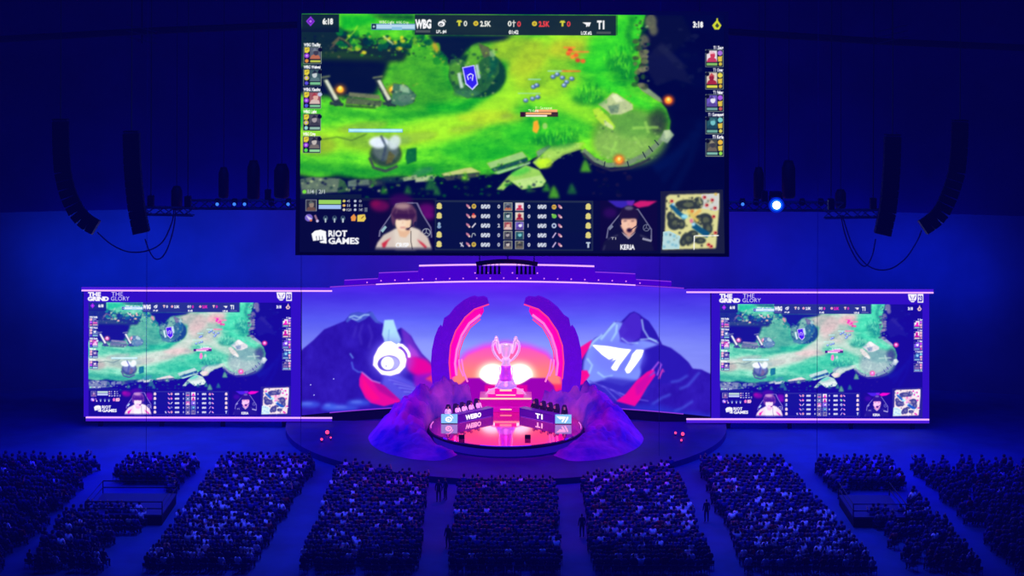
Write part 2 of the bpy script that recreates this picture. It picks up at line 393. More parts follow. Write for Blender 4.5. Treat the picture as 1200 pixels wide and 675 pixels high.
    for (a, b) in (((741, 150), (772, 149)), ((756, 142), (760, 156)), ((706, 172), (724, 178)), ((722, 166), (716, 182)), ((742, 160), (752, 172))): C.line([a, b], 3.5, (150, 196, 90), .6, 1.2)
    C.poly([(710, 116), (718, 108), (724, 110), (742, 122), (742, 128), (728, 134), (716, 134), (706, 126), (700, 122)], (176, 186, 140), .97, .8)
    C.poly([(716, 112), (722, 110), (732, 118), (722, 120)], (216, 220, 180), .8, .8); C.poly([(712, 124), (726, 122), (724, 132), (716, 133)], (90, 116, 96), .8, 1)
    C.poly([(694, 128), (702, 126), (712, 136), (721, 148), (719, 152), (706, 146), (698, 138)], (170, 206, 60), .97, .8); C.poly([(708, 140), (719, 148), (718, 152), (708, 147)], (190, 200, 160), .8, .7)
    # tall grass
    for (cx, cy, w, h, nb) in ((728, 66, 18, 20, 90), (690, 110, 20, 14, 60), (650, 160, 26, 14, 110), (736, 84, 10, 12, 30)):
        C.ell(cx, cy+h*.4, w, h*.6, (20, 110, 30), .75, 4)
        for k in range(nb):
            x = cx + rg.gauss(0, w*.5); y = cy + rg.uniform(-.6, 1)*h*.8; l = rg.uniform(4, 9)
            C.line([(x, y), (x+rg.uniform(-2, 2), y-l)], 1.1, rg.choice([(90, 210, 20), (40, 160, 20), (130, 230, 40), (20, 110, 40)]), .75, .3, taper=[1, .3])
    for k in range(22): C.ell(rg.uniform(744, 758), 50+k*2.4+rg.uniform(-3, 3), rg.uniform(2, 5), rg.uniform(2, 4), rg.choice([(60, 70, 40), (100, 110, 70), (44, 80, 30), (130, 130, 90)]), .8, 1)
    for (x, y, r) in ((763, 24, 7), (755, 47, 6), (752, 63, 4), (766, 34, 5)): C.ell(x, y, r, r*1.3, (104, 106, 76), .8, 1.5)
    # fire pots on the terrace
    for (x, y) in ((783.5, 117), (725.5, 187.5)):
        C.ell(x, y, 7, 6.5, (210, 90, 10), .6, 2.2); C.ell(x, y, 4.2, 4, (255, 150, 30), 1, 1); C.ell(x, y-1, 2, 2, (255, 220, 130), 1, .7)
    # small fighters
    for (x, y) in ((666, 62), (671, 66), (677, 70), (683, 71), (668, 58), (675, 64)): C.ell(x, y, 3, 2.6, rg.choice([(214, 96, 20), (190, 70, 30), (230, 130, 40)]), .95, .7)
    for (x, y) in ((648, 90), (653, 87), (659, 91), (664, 96), (661, 100), (670, 92), (625, 102), (629, 100), (616, 118), (624, 116), (630, 114)):
        C.ell(x, y, 3.4, 2.7, (70, 96, 150), .95, .7); C.ell(x-.6, y-1, 1.7, 1.3, (190, 210, 236), .95, .5)
    for (x0, x1, y, c) in ((641, 660, 83, (150, 200, 220)), (618, 634, 93, (150, 200, 220)), (606, 634, 109.5, (150, 200, 220)), (660, 674, 55, (230, 120, 60)), (664, 690, 60, (230, 120, 60)), (658, 680, 83, (225, 110, 60))): C.line([(x0, y), (x1, y)], 1.6, c, .9, .3)
    # two fallen rounds of stone in the lane and a health bar above
    C.ell(452, 182, 19, 15, (48, 66, 52), .95, 1.5); C.ell(452, 178, 15, 12, (86, 100, 96), .95, 2); C.ell(444, 168, 12, 7, (216, 226, 236), .95, 2); C.ell(462, 168, 7, 9, (200, 212, 214), .9, 2, rot=.5)
    C.line([(446, 160), (452, 172), (448, 190)], 3, (60, 74, 84), .8, 1.2); C.poly([(456, 178), (463, 184), (459, 192), (452, 194)], (90, 90, 40), .9, 1); C.line([(433, 186), (438, 198), (452, 202), (466, 196)], 3.5, (60, 66, 70), .9, 1)
    C.poly([(477, 176), (488, 174), (488, 190), (477, 194), (475, 186)], (18, 92, 50), .95, 1)
    C.rect(408, 152, 472, 156.5, (126, 176, 196)); C.rect(409, 152.6, 471, 155.2, (172, 222, 236))
    C.rect(610, 131.5, 654, 137, (60, 44, 30)); C.rect(616, 132, 646, 134.4, (236, 170, 110)); C.rect(627, 128.5, 653, 131.5, (236, 160, 110)); C.rect(616, 135, 641, 137, (240, 220, 210)); C.rect(609.5, 131.5, 614.5, 137.5, (50, 20, 30))
    C.text('T1 Gumayusi', 627, 125, 3.2, (250, 250, 240), w=20, bold=.01); C.text('T1 Keria', 619, 128.5, 2.8, (250, 250, 240), w=12, bold=.01)
    C.poly([(625, 143), (630, 141), (632, 150), (629, 157), (624, 154)], (240, 160, 30), .95, .9); C.ell(638.5, 148, 3.2, 4, (150, 190, 110), .9, 1)
    def shards(n, x0, y0, x1, y1, pal, smin, smax, slope=0.0, seed=0, alpha=.8):
        q = random.Random(seed)
        for k in range(n):
            t = q.random(); x = x0+(x1-x0)*t; y = q.uniform(y0, y1) + slope*(x-x0); s = q.uniform(smin, smax); r = q.uniform(0, 6.28)
            C.poly([(x+s*math.cos(r+a)*q.uniform(.5, 1.3), y+s*.8*math.sin(r+a)*q.uniform(.5, 1.1)) for a in (0, 1.5, 3.0, 4.6)], q.choice(pal), alpha, .35)
    ST = [(60, 74, 60), (110, 130, 90), (150, 170, 120), (30, 44, 44), (190, 200, 150), (84, 110, 60)]; LF = [(20, 90, 30), (60, 150, 10), (110, 190, 10), (10, 60, 40), (160, 210, 30)]; DK = [(10, 20, 50), (16, 34, 44), (24, 50, 40), (8, 14, 40)]
    shards(60, 352, 211, 470, 226, ST+DK, .8, 3, 0, 1); shards(40, 470, 208, 570, 216, ST+DK+LF, .8, 2.4, -.06, 2); shards(70, 430, 216, 640, 233, DK+LF[:2]+[(36, 60, 40)], 1, 3.6, -.02, 3, .7)
    shards(40, 574, 196, 640, 204, LF+ST, .8, 2.4, -.25, 4, .6); shards(36, 632, 182, 690, 196, [(170, 210, 100), (140, 180, 80), (190, 220, 130), (100, 140, 60)], .7, 2.2, -.33, 5, .6)
    shards(90, 398, 40, 500, 64, LF+DK[1:3]+[(200, 200, 40)], .8, 2.8, .06, 6); shards(50, 352, 42, 400, 74, DK+[(60, 70, 50), (100, 100, 60)], .8, 3, 0, 7, .7); shards(30, 440, 98, 488, 126, ST, .8, 2.6, 0, 8, .6)
    shards(60, 532, 56, 584, 114, ST[:5]+LF+DK[1:2], .7, 2.4, 0, 9, .55); C.poly([(541, 79), (555.5, 76), (560, 99), (553.5, 106), (545, 99)], (176, 176, 230), 1); C.poly([(542.5, 80), (554.6, 77.5), (558.5, 98), (553, 104), (546.3, 98)], (52, 40, 196), 1); C.line([(547, 88), (548.5, 94), (551, 90.5), (553, 95), (554, 88), (551, 86.5), (547, 89)], 1.3, (235, 235, 255), 1)
    shards(40, 744, 18, 760, 100, ST[:3]+DK+LF[:1], .9, 3, 0, 10); shards(30, 700, 110, 742, 132, ST[1:5], .8, 2.6, 0, 11, .5); shards(26, 694, 128, 722, 150, ST[1:5]+LF[2:], .7, 2, .3, 12, .5); shards(50, 700, 150, 775, 190, [(110, 150, 80), (150, 186, 100), (80, 130, 50), (170, 200, 130)], .8, 3, 0, 13, .4)
    shards(26, 690, 188, 770, 196, ST, .8, 2, -.1, 14, .6); shards(30, 760, 30, 820, 100, [(16, 22, 48), (34, 40, 62), (22, 28, 54)], 2, 7, 0, 15, .4); shards(24, 690, 196, 740, 232, [(24, 22, 44), (40, 30, 50), (14, 20, 40)], 2, 5, 0, 16, .6)
    shards(30, 484, 40, 524, 50, LF+[(190, 150, 40)], .7, 2.2, .7, 17, .7); shards(40, 376, 110, 450, 126, ST+DK, .7, 2.2, .03, 18, .5)
    C.a += (n3*.05)[..., None]*np.array((.8, 1, .4))*(C.a[..., 1:2] > .25)
    lum = (C.a @ np.array((.3, .59, .11)))[..., None]
    C.a = np.clip(lum + (C.a-lum)*1.12, 0, 1); C.a = np.clip(C.a + .10*(C.a-.32), 0, 1) * 1.06
    # ---------------- overlay: top bar
    C.rect(352, 16.5, 396, 38, (10, 26, 36), .93); C.rect(485, 16.5, 722, 40.5, (20, 34, 34), .94); C.rect(722, 16.5, 724, 40, (20, 34, 34), .4)
    C.poly([(362.5, 19), (367.5, 25), (362.5, 31), (357, 25)], (150, 60, 240)); C.poly([(362.5, 21.4), (366, 25), (362.5, 28.8), (358.8, 25)], (90, 20, 150)); C.poly([(362.5, 23), (364.5, 25), (362.5, 27.3), (360.4, 25)], (190, 110, 255))
    C.text('6:18', 376.5, 21.5, 6.8, (255, 255, 250), w=12.5, bold=.06); C.text('3:18', 812.5, 23.5, 6.8, (255, 255, 250), w=12, bold=.06)
    C.poly([(841, 21), (846, 28), (843, 33), (838, 33), (835, 28)], (212, 220, 20)); C.poly([(841, 25), (843.5, 28.5), (841, 31), (838.5, 28.5)], (60, 70, 20)); C.line([(841, 19.5), (841, 23)], 1.6, (212, 220, 20))
    C.text('WBG', 485.5, 22.3, 10.2, (255, 255, 255), w=19, bold=.06); C.rect(486, 35, 503.5, 38, (88, 96, 90), .8)
    C.ell(516.5, 27.5, 4.2, 3.4, (255, 255, 255)); C.ell(516, 28.2, 2, 1.6, (20, 34, 34)); C.ell(516, 28.4, 1, .9, (255, 255, 255)); C.line([(517, 23.6), (520, 22.8), (521.6, 25.5)], 1.2, (255, 255, 255))
    C.text('LPL #4', 516.5, 34.6, 3.8, (250, 250, 250), w=12, bold=.05, align='C')
    C.text('T1', 699.5, 22.8, 9.6, (255, 255, 255), w=8.8, bold=.06); C.poly([(682, 25), (692.5, 25), (690.5, 30), (689, 30), (689.5, 27.4), (688, 30.4), (686.6, 30.4), (687, 28)], (255, 255, 255)); C.rect(699, 36, 716, 38.6, (88, 96, 90), .8)
    C.text('LCK #2', 687, 35.6, 3.8, (250, 250, 250), w=12.5, bold=.05, align='C')
    for (x, red) in ((537.5, 0), (659, 1)):
        C.poly([(x-2.6, 23), (x+2.6, 23), (x+1.2, 26), (x+1.2, 30), (x-1.2, 30), (x-1.2, 26)], (214, 214, 40)); C.rect(x-3.2, 24, x+3.2, 25.6, (214, 214, 40))
        C.text('0', x+5, 23.6, 6.4, (255, 70, 60) if red else (250, 250, 240), bold=.03)
    for (x, red) in ((557, 0), (626, 1)):
        C.ell(x, 26.8, 3, 3, (230, 206, 30)); C.ell(x, 26.8, 1.6, 1.6, (180, 150, 10))
        C.text('2.5K', x+5, 23.8, 6.4, (255, 70, 60) if red else (250, 250, 240), w=13, bold=.05)
    C.text('0', 594.5, 23.4, 6.6, (250, 250, 240), bold=.03); C.text('0', 605.5, 23.8, 6.6, (255, 70, 60), bold=.03); C.line([(601.6, 23), (601.6, 31)], 1.4, (230, 230, 220)); C.line([(599.4, 25.6), (603.8, 25.6)], 1.3, (230, 230, 220))
    C.text('01:42', 601.5, 34.6, 4.6, (255, 255, 250), w=11.5, bold=.05, align='C')
    # fighter plate at the top left of the bar
    C.rect(434, 27.5, 486, 35, (96, 150, 176)); C.rect(440, 28.4, 485, 33.6, (186, 222, 240)); C.rect(458, 31.5, 470, 35, (140, 196, 226)); C.rect(434.5, 28, 439.6, 34, (20, 40, 60)); C.ell(437, 31, 1.4, 1.4, (170, 200, 200))
    C.text('WBG Light', 443, 23.8, 3.6, (250, 250, 250), w=18, bold=.02); C.text('WBG Crisp', 463, 24.2, 3.2, (250, 250, 250), w=15, bold=.02)
    # ---------------- player cards at both edges
    names = (('WBG TheShy', 'WBG Weiwei', 'WBG Xiaohu', 'WBG Light', 'WBG Crisp'), ('T1 Zeus', 'T1 Oner', 'T1 Faker', 'T1 Gumayusi', 'T1 Keria'))
    pal = [[(90, 100, 110), (190, 110, 70), (60, 60, 70), (120, 130, 140)], [(60, 90, 90), (90, 120, 120), (200, 210, 210), (30, 40, 50)], [(160, 90, 90), (220, 190, 180), (230, 180, 160), (170, 60, 60)],
           [(80, 80, 84), (60, 60, 64), (170, 160, 160), (40, 40, 44)], [(70, 70, 76), (120, 110, 100), (200, 190, 180), (30, 30, 34)]]
    palr = [[(236, 226, 230), (200, 60, 90), (210, 60, 80), (240, 190, 200)], [(226, 210, 190), (170, 40, 50), (150, 30, 40), (200, 80, 70)], [(110, 90, 190), (90, 70, 150), (236, 236, 246), (80, 60, 140)],
            [(40, 90, 96), (30, 70, 80), (120, 200, 200), (60, 110, 110)], [(70, 74, 60), (110, 100, 80), (60, 60, 60), (150, 140, 110)]]
    for i, y in enumerate((55.3, 81.7, 108.3, 134.6, 161)):
        C.rect(354.4, y, 375.6, y+20.2, (150, 170, 150)); C.rect(355, y+.5, 375, y+19.7, (10, 16, 26))
        C.text(names[0][i], 354.6, y-4.4, 3.7, (255, 255, 255), w=(20, 20, 20, 16, 15)[i], bold=.06)
        portrait_icon(C, 362, y+1, 374.4, y+14.5, pal[i], i)
        C.poly([(355.6, y+1), (361.4, y+.6), (361.6, y+5), (359.5, y+7.4), (355.6, y+7)], (232, 214, 40)); C.line([(357, y+4), (360.5, y+2.4)], .9, (160, 130, 10))
        C.ell(358.4, y+10.6, 2.9, 2.9, (150, 60, 220) if i not in (1, 3) else (210, 200, 60)); C.ell(358.4, y+10.6, 1.2, 1.3, (220, 170, 250))
        C.ell(358.4, y+16.8, 2.2, 2.2, ((230, 150, 40), (90, 80, 220), (80, 90, 220), (150, 220, 210), (90, 220, 60))[i]); C.rect(362.4, y+15.8, 374.6, y+18.6, ((190, 200, 60), (120, 196, 140), (130, 200, 150), (150, 190, 170), (150, 220, 150))[i])
        C.ell(374.2, y+3.4, 2.6, 2.4, (8, 10, 18) if i != 2 else (190, 200, 230))
        yy = y + 1.5
        C.rect(827, yy, 848.2, yy+20.6, (140, 160, 140)); C.rect(827.6, yy+.5, 847.6, yy+20, (10, 16, 26))
        C.text(names[1][i], 848, yy-4.4, 3.7, (255, 255, 255), w=(11.5, 12, 12, 18, 13)[i], bold=.06, align='R')
        portrait_icon(C, 828.4, yy+1, 840.6, yy+14.6, palr[i], 20+i)
        C.ell(844.2, yy+4, 2.9, 3, ((170, 110, 220), (230, 216, 60), (170, 90, 230), (120, 210, 200), (240, 190, 40))[i]); C.poly([(841.4, yy+8.4), (846.8, yy+7.6), (846.4, yy+14), (842, yy+14)], (226, 196, 50)); C.ell(844.6, yy+17, 2, 2.2, ((210, 190, 50), (220, 180, 40), (200, 90, 80), (220, 210, 80), (150, 230, 60))[i])
        C.rect(828.4, yy+15.8, 841, yy+18.8, ((130, 190, 90), (220, 220, 60), (110, 160, 150), (110, 170, 150), (130, 190, 170))[i]); C.ell(829.2, yy+2.6, 2.5, 2.4, (8, 10, 18))
    # ---------------- lower information strip
    low = (5, 8, 44)
    C.poly([(352, 234), (430, 234.5), (434, 240), (434, 297.5), (352, 297.5)], low); C.rect(434, 236, 850, 298, low, 1); C.rect(424, 233.6, 512, 237, (20, 30, 50), .8); C.rect(352, 229.5, 424, 234.6, (24, 44, 44), .6)
    C.ell(357, 226.6, 2.2, 2.2, (120, 230, 40)); C.text('1/4 | 2/1', 361, 224, 4.6, (200, 210, 210), w=20, bold=.02)
    C.rect(358.6, 236, 371.6, 249.4, (170, 180, 180)); portrait_icon(C, 359.2, 236.6, 371, 248.8, [(50, 50, 50), (110, 80, 60), (150, 130, 110), (90, 100, 90)], 5)
    C.rect(374, 236.2, 400, 241.2, (156, 214, 84)); C.rect(374, 242, 400, 246.8, (166, 196, 244))
    for j, y in enumerate((237.4, 242.6, 247.6)):
        C.ell(403.6, y, 1.8, 1.5, ((226, 216, 90), (240, 190, 90), (226, 220, 190))[j]); C.text(('45', '51', '120')[j], 407, y-1.5, 2.8, (220, 226, 230), w=(3.4, 3.4, 5.4)[j], bold=.02)
        C.ell(416.6, y, 1.6, 1.5, (200, 210, 226)); C.text(('0', '51', '345')[j], 421, y-1.5, 2.8, (220, 226, 230), w=(3, 3.4, 4.6)[j], bold=.02)
    C.rect(427.5, 245, 431, 250, (110, 120, 130), .9)
    C.ell(362.5, 257.2, 4.6, 4.4, (120, 100, 200)); C.poly([(359, 254), (366, 258), (366.4, 261.4), (362, 259)], (220, 210, 240)); C.ell(365, 260.4, 1.5, 1.2, (220, 110, 40)); C.line([(369.6, 254), (373, 262)], 2.4, (150, 110, 130)); C.ell(372.6, 261, 1.6, 1.6, (210, 200, 240))
    for x in (382, 392.6, 402.4): C.ell(x, 257.6, 2.7, 3.2, (70, 96, 110)); C.rect(x-.8, 258, x+.9, 262.6, (200, 216, 220)); C.ell(x, 256, 1, 1.2, (16, 30, 60))
    C.poly([(411.5, 256), (415.2, 252.4), (418, 256.4), (417, 261), (412.4, 261)], (238, 150, 50)); C.poly([(419.4, 253.6), (428, 252.8), (429.4, 258), (427, 261.6), (419.2, 261.6)], (236, 206, 76)); C.line([(424, 258), (427, 255)], 1, (130, 90, 20))
    # sponsor fist mark and its two words
    W = (255, 255, 255)
    C.poly([(365.8, 276), (369.8, 272.4), (376.4, 271.2), (382.6, 273), (383.4, 283.2), (376, 283.4), (367.8, 284.4)], W)
    for x in (371.4, 374.8, 378.4): C.line([(x, 278.4), (x+.7, 284.4)], .55, low)
    C.poly([(375, 285), (383.4, 282.6), (383.6, 287.4), (376.6, 286.6)], W)
    C.text('RIOT', 385.4, 271.8, 7.2, W, w=22.2, bold=.045); C.text('GAMES', 385.4, 280.4, 7.2, W, w=36.2, bold=.045)
    # ---------------- player cameras
    def studio(x0, y0, x1, y1): C.rect(x0, y0, x1, y1, (12, 6, 44))
    studio(434, 235.5, 508.5, 294.4)
    for (x, y, r, c) in ((446, 243, 11, (120, 10, 80)), (500, 246, 10, (110, 8, 110)), (470, 237, 14, (60, 6, 80)), (502, 254, 8, (120, 10, 120)), (440, 240, 6, (140, 10, 70))): C.ell(x, y, r, r*.6, c, .8, 3)
    C.poly([(444, 279), (445, 272), (460, 250), (464, 240), (480, 238.4), (490, 239), (496, 252), (506, 268), (507, 280)], (110, 106, 140)); C.poly([(446, 280), (447, 272), (461, 251), (466, 241), (488, 240), (494, 252), (504.6, 269), (505.6, 281)], (20, 20, 50))
    C.poly([(446.6, 272), (451.6, 266), (454, 268), (449, 274.4)], (150, 190, 196)); C.ell(500, 274, 5.2, 5, (150, 156, 170)); C.ell(500, 274, 4.1, 3.9, (24, 24, 54))
    for a in (0, 1, 2): t = -PI/2+a*2*PI/3; C.line([(500, 274), (500+4.2*math.cos(t), 274+4.2*math.sin(t))], .9, (150, 156, 170))
    C.poly([(440, 294), (443, 286), (450, 277), (462, 270.6), (470, 268), (484, 268), (492, 271), (502, 280), (507, 294)], (216, 200, 186), 1, .4); C.poly([(462, 270.6), (470, 268), (484, 268), (492, 271), (488, 294), (464, 294)], (236, 224, 206), .7, 1.5)
    C.poly([(448, 287), (459, 280), (455, 285), (452, 292), (449, 292)], (206, 40, 50), .95, .5); C.poly([(489, 281.6), (497, 287), (501, 291), (499, 293), (493, 287)], (206, 40, 50), .95, .5); C.line([(482, 272), (482, 284), (484, 294)], .9, (90, 80, 70))
    C.poly([(465, 266), (480, 266), (481, 274), (476, 280), (469, 279)], (236, 190, 150), 1, .7); C.ell(473, 260.6, 9.6, 12.2, (250, 214, 176), 1, .6); C.ell(470, 264, 6, 6, (255, 232, 206), .6, 2)
    C.poly([(462, 267), (459.6, 262), (458, 254), (460, 246), (465, 240.6), (474, 238.4), (483, 241), (488, 248), (489, 257), (487.6, 266), (484.6, 268), (483.4, 258), (477, 257.6), (470, 256.4), (464.4, 258)], (96, 58, 84), 1, .7); C.poly([(459, 252), (464, 246), (474, 249), (484, 247), (488, 253), (484, 259), (463, 258.6)], (66, 30, 64), .85, 1.2); C.line([(466, 247), (463, 256)], 1, (130, 90, 110), .7, .5); C.line([(478, 246), (480, 257)], 1, (126, 84, 110), .7, .5); C.ell(472, 243, 9, 3.4, (190, 156, 150), .8, 2); C.poly([(461, 252), (487, 252), (485, 257), (462, 256.6)], (54, 20, 60), .8, 1)
    for x in (468.6, 477.4): C.line([(x-1.9, 258.6), (x+1.9, 258.6)], 1, (50, 26, 40), .9, .3)
    C.line([(472.6, 261), (472.2, 264)], .8, (214, 160, 130), .8, .3); C.line([(469.6, 268.2), (475.4, 268.2)], 1, (196, 100, 96), .9, .3); C.ell(478.4, 270, 2.6, 1.3, (40, 20, 46), 1, .3); C.line([(478, 270), (487, 264.4)], .9, (40, 30, 60)); C.ell(487.4, 264, 2, 2.8, (30, 26, 60))
    C.text('CRISP', 472, 286, 5.6, W, w=15.6, bold=.04, align='C'); C.rect(434, 291.5, 509, 295, low, .5, 1)
    studio(703.5, 235.5, 770, 294.4); C.poly([(712, 235.6), (744, 235.6), (736, 246), (722, 243)], (60, 40, 190), .9, 1.2); C.poly([(741, 240), (750, 235.6), (770, 236), (760, 242), (748, 244)], (220, 30, 110), .95, 1); C.poly([(734, 236), (744, 235.6), (741, 242), (736, 243)], (110, 40, 180), .9, 1); C.ell(715, 250, 8, 6, (50, 10, 90), .8, 3)
    C.poly([(710, 280), (712, 268), (722, 256), (730, 246), (748, 245), (756, 257), (764, 269), (764, 282)], (110, 110, 140)); C.poly([(711.6, 282), (713.4, 269), (723, 257), (731, 247.4), (747, 246.6), (755, 258), (762.6, 270), (762, 283)], (14, 14, 40)); C.poly([(712.6, 267), (716.6, 263.4), (719, 266.4), (714.4, 270.8)], (120, 126, 150)); C.ell(757.4, 267.4, 4.2, 4.2, (110, 116, 140)); C.ell(757.4, 267.4, 3.3, 3.3, (14, 14, 40)); C.line([(757.4, 267.4), (757.4, 263.6)], .8, (110, 116, 140)); C.line([(754, 269.6), (757.4, 267.4), (761, 269.6)], .8, (110, 116, 140))
    C.poly([(705, 294), (708, 284), (716, 277), (728, 273), (746, 273), (756, 276), (763, 283), (766, 294)], (20, 20, 44), 1, .4); C.line([(712, 281), (724, 276)], 1, (90, 90, 120), .8, .4); C.line([(750, 276), (760, 281)], 1, (90, 90, 120), .8, .4); C.line([(709, 288), (707, 294)], 1, (80, 80, 110), .8, .4); C.poly([(728, 272), (731, 276), (736.4, 281), (742, 276), (745, 272), (740, 276), (734, 276)], (160, 150, 160)); C.text('T1', 716, 278.4, 3, (190, 190, 200), w=6, bold=.03); C.poly([(753, 279), (764, 281.6), (763, 284), (752.6, 281.4)], (150, 150, 170))
    C.poly([(730, 264), (744, 264), (744, 272), (737, 279), (730.6, 273)], (216, 160, 140), 1, .6); C.ell(736.8, 262, 9.8, 10.6, (246, 190, 160), 1, .6); C.ell(734, 264, 5, 5, (252, 210, 180), .6, 1.6)
    C.poly([(727, 259), (725.4, 252), (729, 244.6), (736, 241), (744, 243), (748.6, 250), (747.6, 259), (746, 256.6), (737, 257), (728.4, 257)], (30, 18, 44), 1, .6); C.ell(737, 244.4, 5, 2.4, (110, 104, 130), .8, 1.4); C.line([(726.6, 258), (727.4, 264)], 2, (16, 12, 40)); C.line([(748, 258), (747, 265)], 2.4, (16, 12, 40))
    for x in (732.6, 741.4): C.line([(x-1.9, 259.6), (x+1.9, 259.2)], 1, (40, 20, 40), .9, .3)
    C.line([(736.6, 262), (736.2, 265)], .8, (206, 140, 120), .8, .3); C.ell(737.4, 270.4, 3.2, 2.6, (36, 14, 36), 1, .5); C.line([(739, 270), (746, 265)], 1, (20, 14, 40))
    C.text('KERIA', 735.4, 287, 5.8, W, w=17, bold=.045, align='C')
    # ---------------- score table
    C.rect(510, 236, 695, 294.6, (34, 46, 62)); C.rect(511.4, 238.2, 693, 293, (6, 18, 50)); C.rect(511.4, 272, 693, 293, (6, 14, 56), .6, 3)
    for i, y in enumerate((243, 254.3, 265.4, 276.6, 287.8)):
        for (x, sgn) in ((515, 1), (689.4, -1)):
            if (i == 2 and sgn > 0): C.ell(x, y-1.4, 1.8, 2.2, (150, 180, 200)); C.ell(x, y+1.8, 2.4, 2, (130, 160, 190))
            elif i == 4 and sgn < 0: C.rect(x-.9, y-3, x+.9, y+3.4, (190, 206, 220)); C.rect(x-2.4, y-3.4, x+2.4, y-1.6, (190, 206, 220))
            else: C.ell(x, y-.8, 3, 3.2, (226, 214, 120)); C.poly([(x-3.4, y+2), (x-2, y-2), (x+2, y-2), (x+3.4, y+2), (x+1.6, y+3.4), (x-2, y+3.2)], (226, 214, 120))
        C.poly([(546.4, y-3), (550, y-1.2), (551.4, y+2.6), (549, y+2), (546.8, y-.4)], (206, 130, 150)); C.ell(550.4, y+1.6, 1.2, 1.2, (240, 200, 190))
        if i in (0, 4): C.ell(555.6, y, 2.7, 2.9, (216, 186, 60)); C.ell(555.6, y-.3, 1.3, 1.4, (150, 120, 30))
        elif i == 1: C.ell(555.4, y+.4, 2.6, 2.2, (240, 160, 130)); C.ell(555, y-2, 1.4, 1.2, (220, 60, 40))
        elif i == 2: C.line([(553.4, y+2.6), (557.8, y-2.6)], 1.7, (214, 210, 220))
        else: C.line([(552.8, y+3), (554.4, y-2), (556.6, y-1.6), (557.6, y+1)], 1, (190, 200, 200))
        if i == 4: C.line([(539.4, y-2), (543.6, y+2.6)], 1.4, (220, 220, 230)); C.line([(542.4, y-2.6), (540.6, y+2.6)], 1.1, (200, 200, 214))
        C.text('0/0/0', 563.8, y-2.2, 4.6, (226, 232, 240), w=10.8, bold=.06); C.text('02000'[(i-1) % 5] if i == 2 else '0', 583.2, y-2.2, 4.4, (240, 244, 250), bold=.03)
        C.rect(590.4, y-4.6, 600.4, y+5, (190, 196, 170)); portrait_icon(C, 591, y-4, 599.8, y+4.5, pal[i], 40+i)
        C.rect(604, y-4.6, 614, y+5, (200, 200, 190)); portrait_icon(C, 604.6, y-4, 613.4, y+4.5, palr[i], 50+i)
        C.text('1' if i == 2 else '0', 618.6, y-2.2, 4.4, (240, 244, 250), bold=.03); C.text('0/0/0', 630, y-2.2, 4.6, (226, 232, 240), w=10.6, bold=.06)
        if i == 0: C.ell(649.4, y+.4, 2.8, 2.9, (216, 176, 60)); C.line([(647.6, y), (651, y)], .9, (130, 90, 20))
        elif i == 1: C.ell(649.6, y, 2.8, 2.5, (110, 196, 60)); C.ell(647.6, y-2, 1.2, 1, (150, 220, 90))
        elif i == 2: C.ell(649.4, y, 2.9, 3, (190, 206, 230)); C.ell(649.4, y, 1.3, 1.4, (20, 30, 80))
        else: C.line([(647.6, y+3), (651.6, y-3)], 1.6, (200, 180, 220))
        C.poly([(654, y-2.6), (657, y-1.4), (659.4, y+2.4), (656, y+2), (654.4, y)], (206, 130, 160)); C.ell(657.6, y+1.2, 1.2, 1.2, (240, 200, 196))
    # ---------------- small square chart of a field at the lower right
    C.poly([(774, 224.4), (847, 222), (849, 297), (774, 297)], (26, 30, 46)); 
    cream = (226, 222, 146)
    C.poly([(780.5, 231), (784, 228.4), (842.8, 226.6), (842.6, 246), (838.6, 291), (776, 293), (779, 270)], cream, 1, .5)
    C.poly([(822, 228), (842.6, 226.8), (842, 246), (838, 247.6), (822, 244)], (214, 216, 206)); C.poly([(777, 272), (784, 271), (797, 277), (796, 292), (776, 292.6)], (186, 222, 222))
    for (x, y, rx, ry) in ((806, 240, 15, 6), (818, 238, 6, 7), (790, 262, 8, 8), (786, 254, 5, 6), (798, 263, 5, 6), (826, 258, 9, 8), (829, 268, 6, 7), (818, 257, 5, 5), (806, 280, 8, 7), (800, 284, 4, 5), (820, 282, 7, 4), (812, 274, 6, 4), (796, 246, 4, 3)):
        C.ell(x, y, rx, ry, (48, 58, 46), 1, .8); C.ell(x+1, y, rx*.45, ry*.45, (96, 104, 70), .9, .8)
    rg2 = random.Random(9)
    for k in range(70): C.ell(rg2.uniform(784, 836), rg2.uniform(232, 288), rg2.uniform(.6, 1.6), rg2.uniform(.6, 1.6), rg2.choice([(30, 40, 40), (110, 116, 80), (60, 70, 50), cream]), .8, .4)
    C.line([(786, 240), (794, 249), (803, 256)], 5, (20, 90, 130), 1, .8); C.line([(812, 264), (822, 271), (830, 276)], 7, (16, 84, 120), 1, .8); C.ell(802, 254, 4, 2.6, (150, 226, 240), 1, .8); C.ell(812.4, 263, 2.2, 2, (170, 226, 250), 1, .6); C.ell(789, 239.6, 1.8, 1.6, (170, 216, 240), 1, .5)
    C.line([(806, 246), (812, 254), (818, 260)], 4, (226, 200, 90), .95, .8); C.line([(821, 246), (813, 253)], 4, (236, 190, 90), .95, .8); C.ell(811, 247.6, 2, 2, (220, 120, 40), 1, .5); C.ell(810, 259, 2, 2.6, (226, 120, 150), 1, .5)
    for (x, y) in ((825.4, 231.4), (834.4, 234.6), (828, 240.6), (837.6, 244), (836, 254), (787, 236), (838, 273), (830, 287), (833, 289)): C.ell(x, y, 2.1, 1.9, (206, 60, 50), 1, .5); C.ell(x+.6, y-.3, .8, .8, (130, 20, 30))
    for (x, y) in ((780.4, 275), (790, 277), (783, 284), (792, 288), (788, 287), (778, 289.4)): C.ell(x, y, 1.9, 1.6, (130, 190, 206), 1, .5)
    for (x, y) in ((795, 230), (781, 245), (781, 236), (811, 232.4), (822, 288), (806, 287)): C.ell(x, y, 1.3, 1.5, (50, 54, 40), 1, .4)
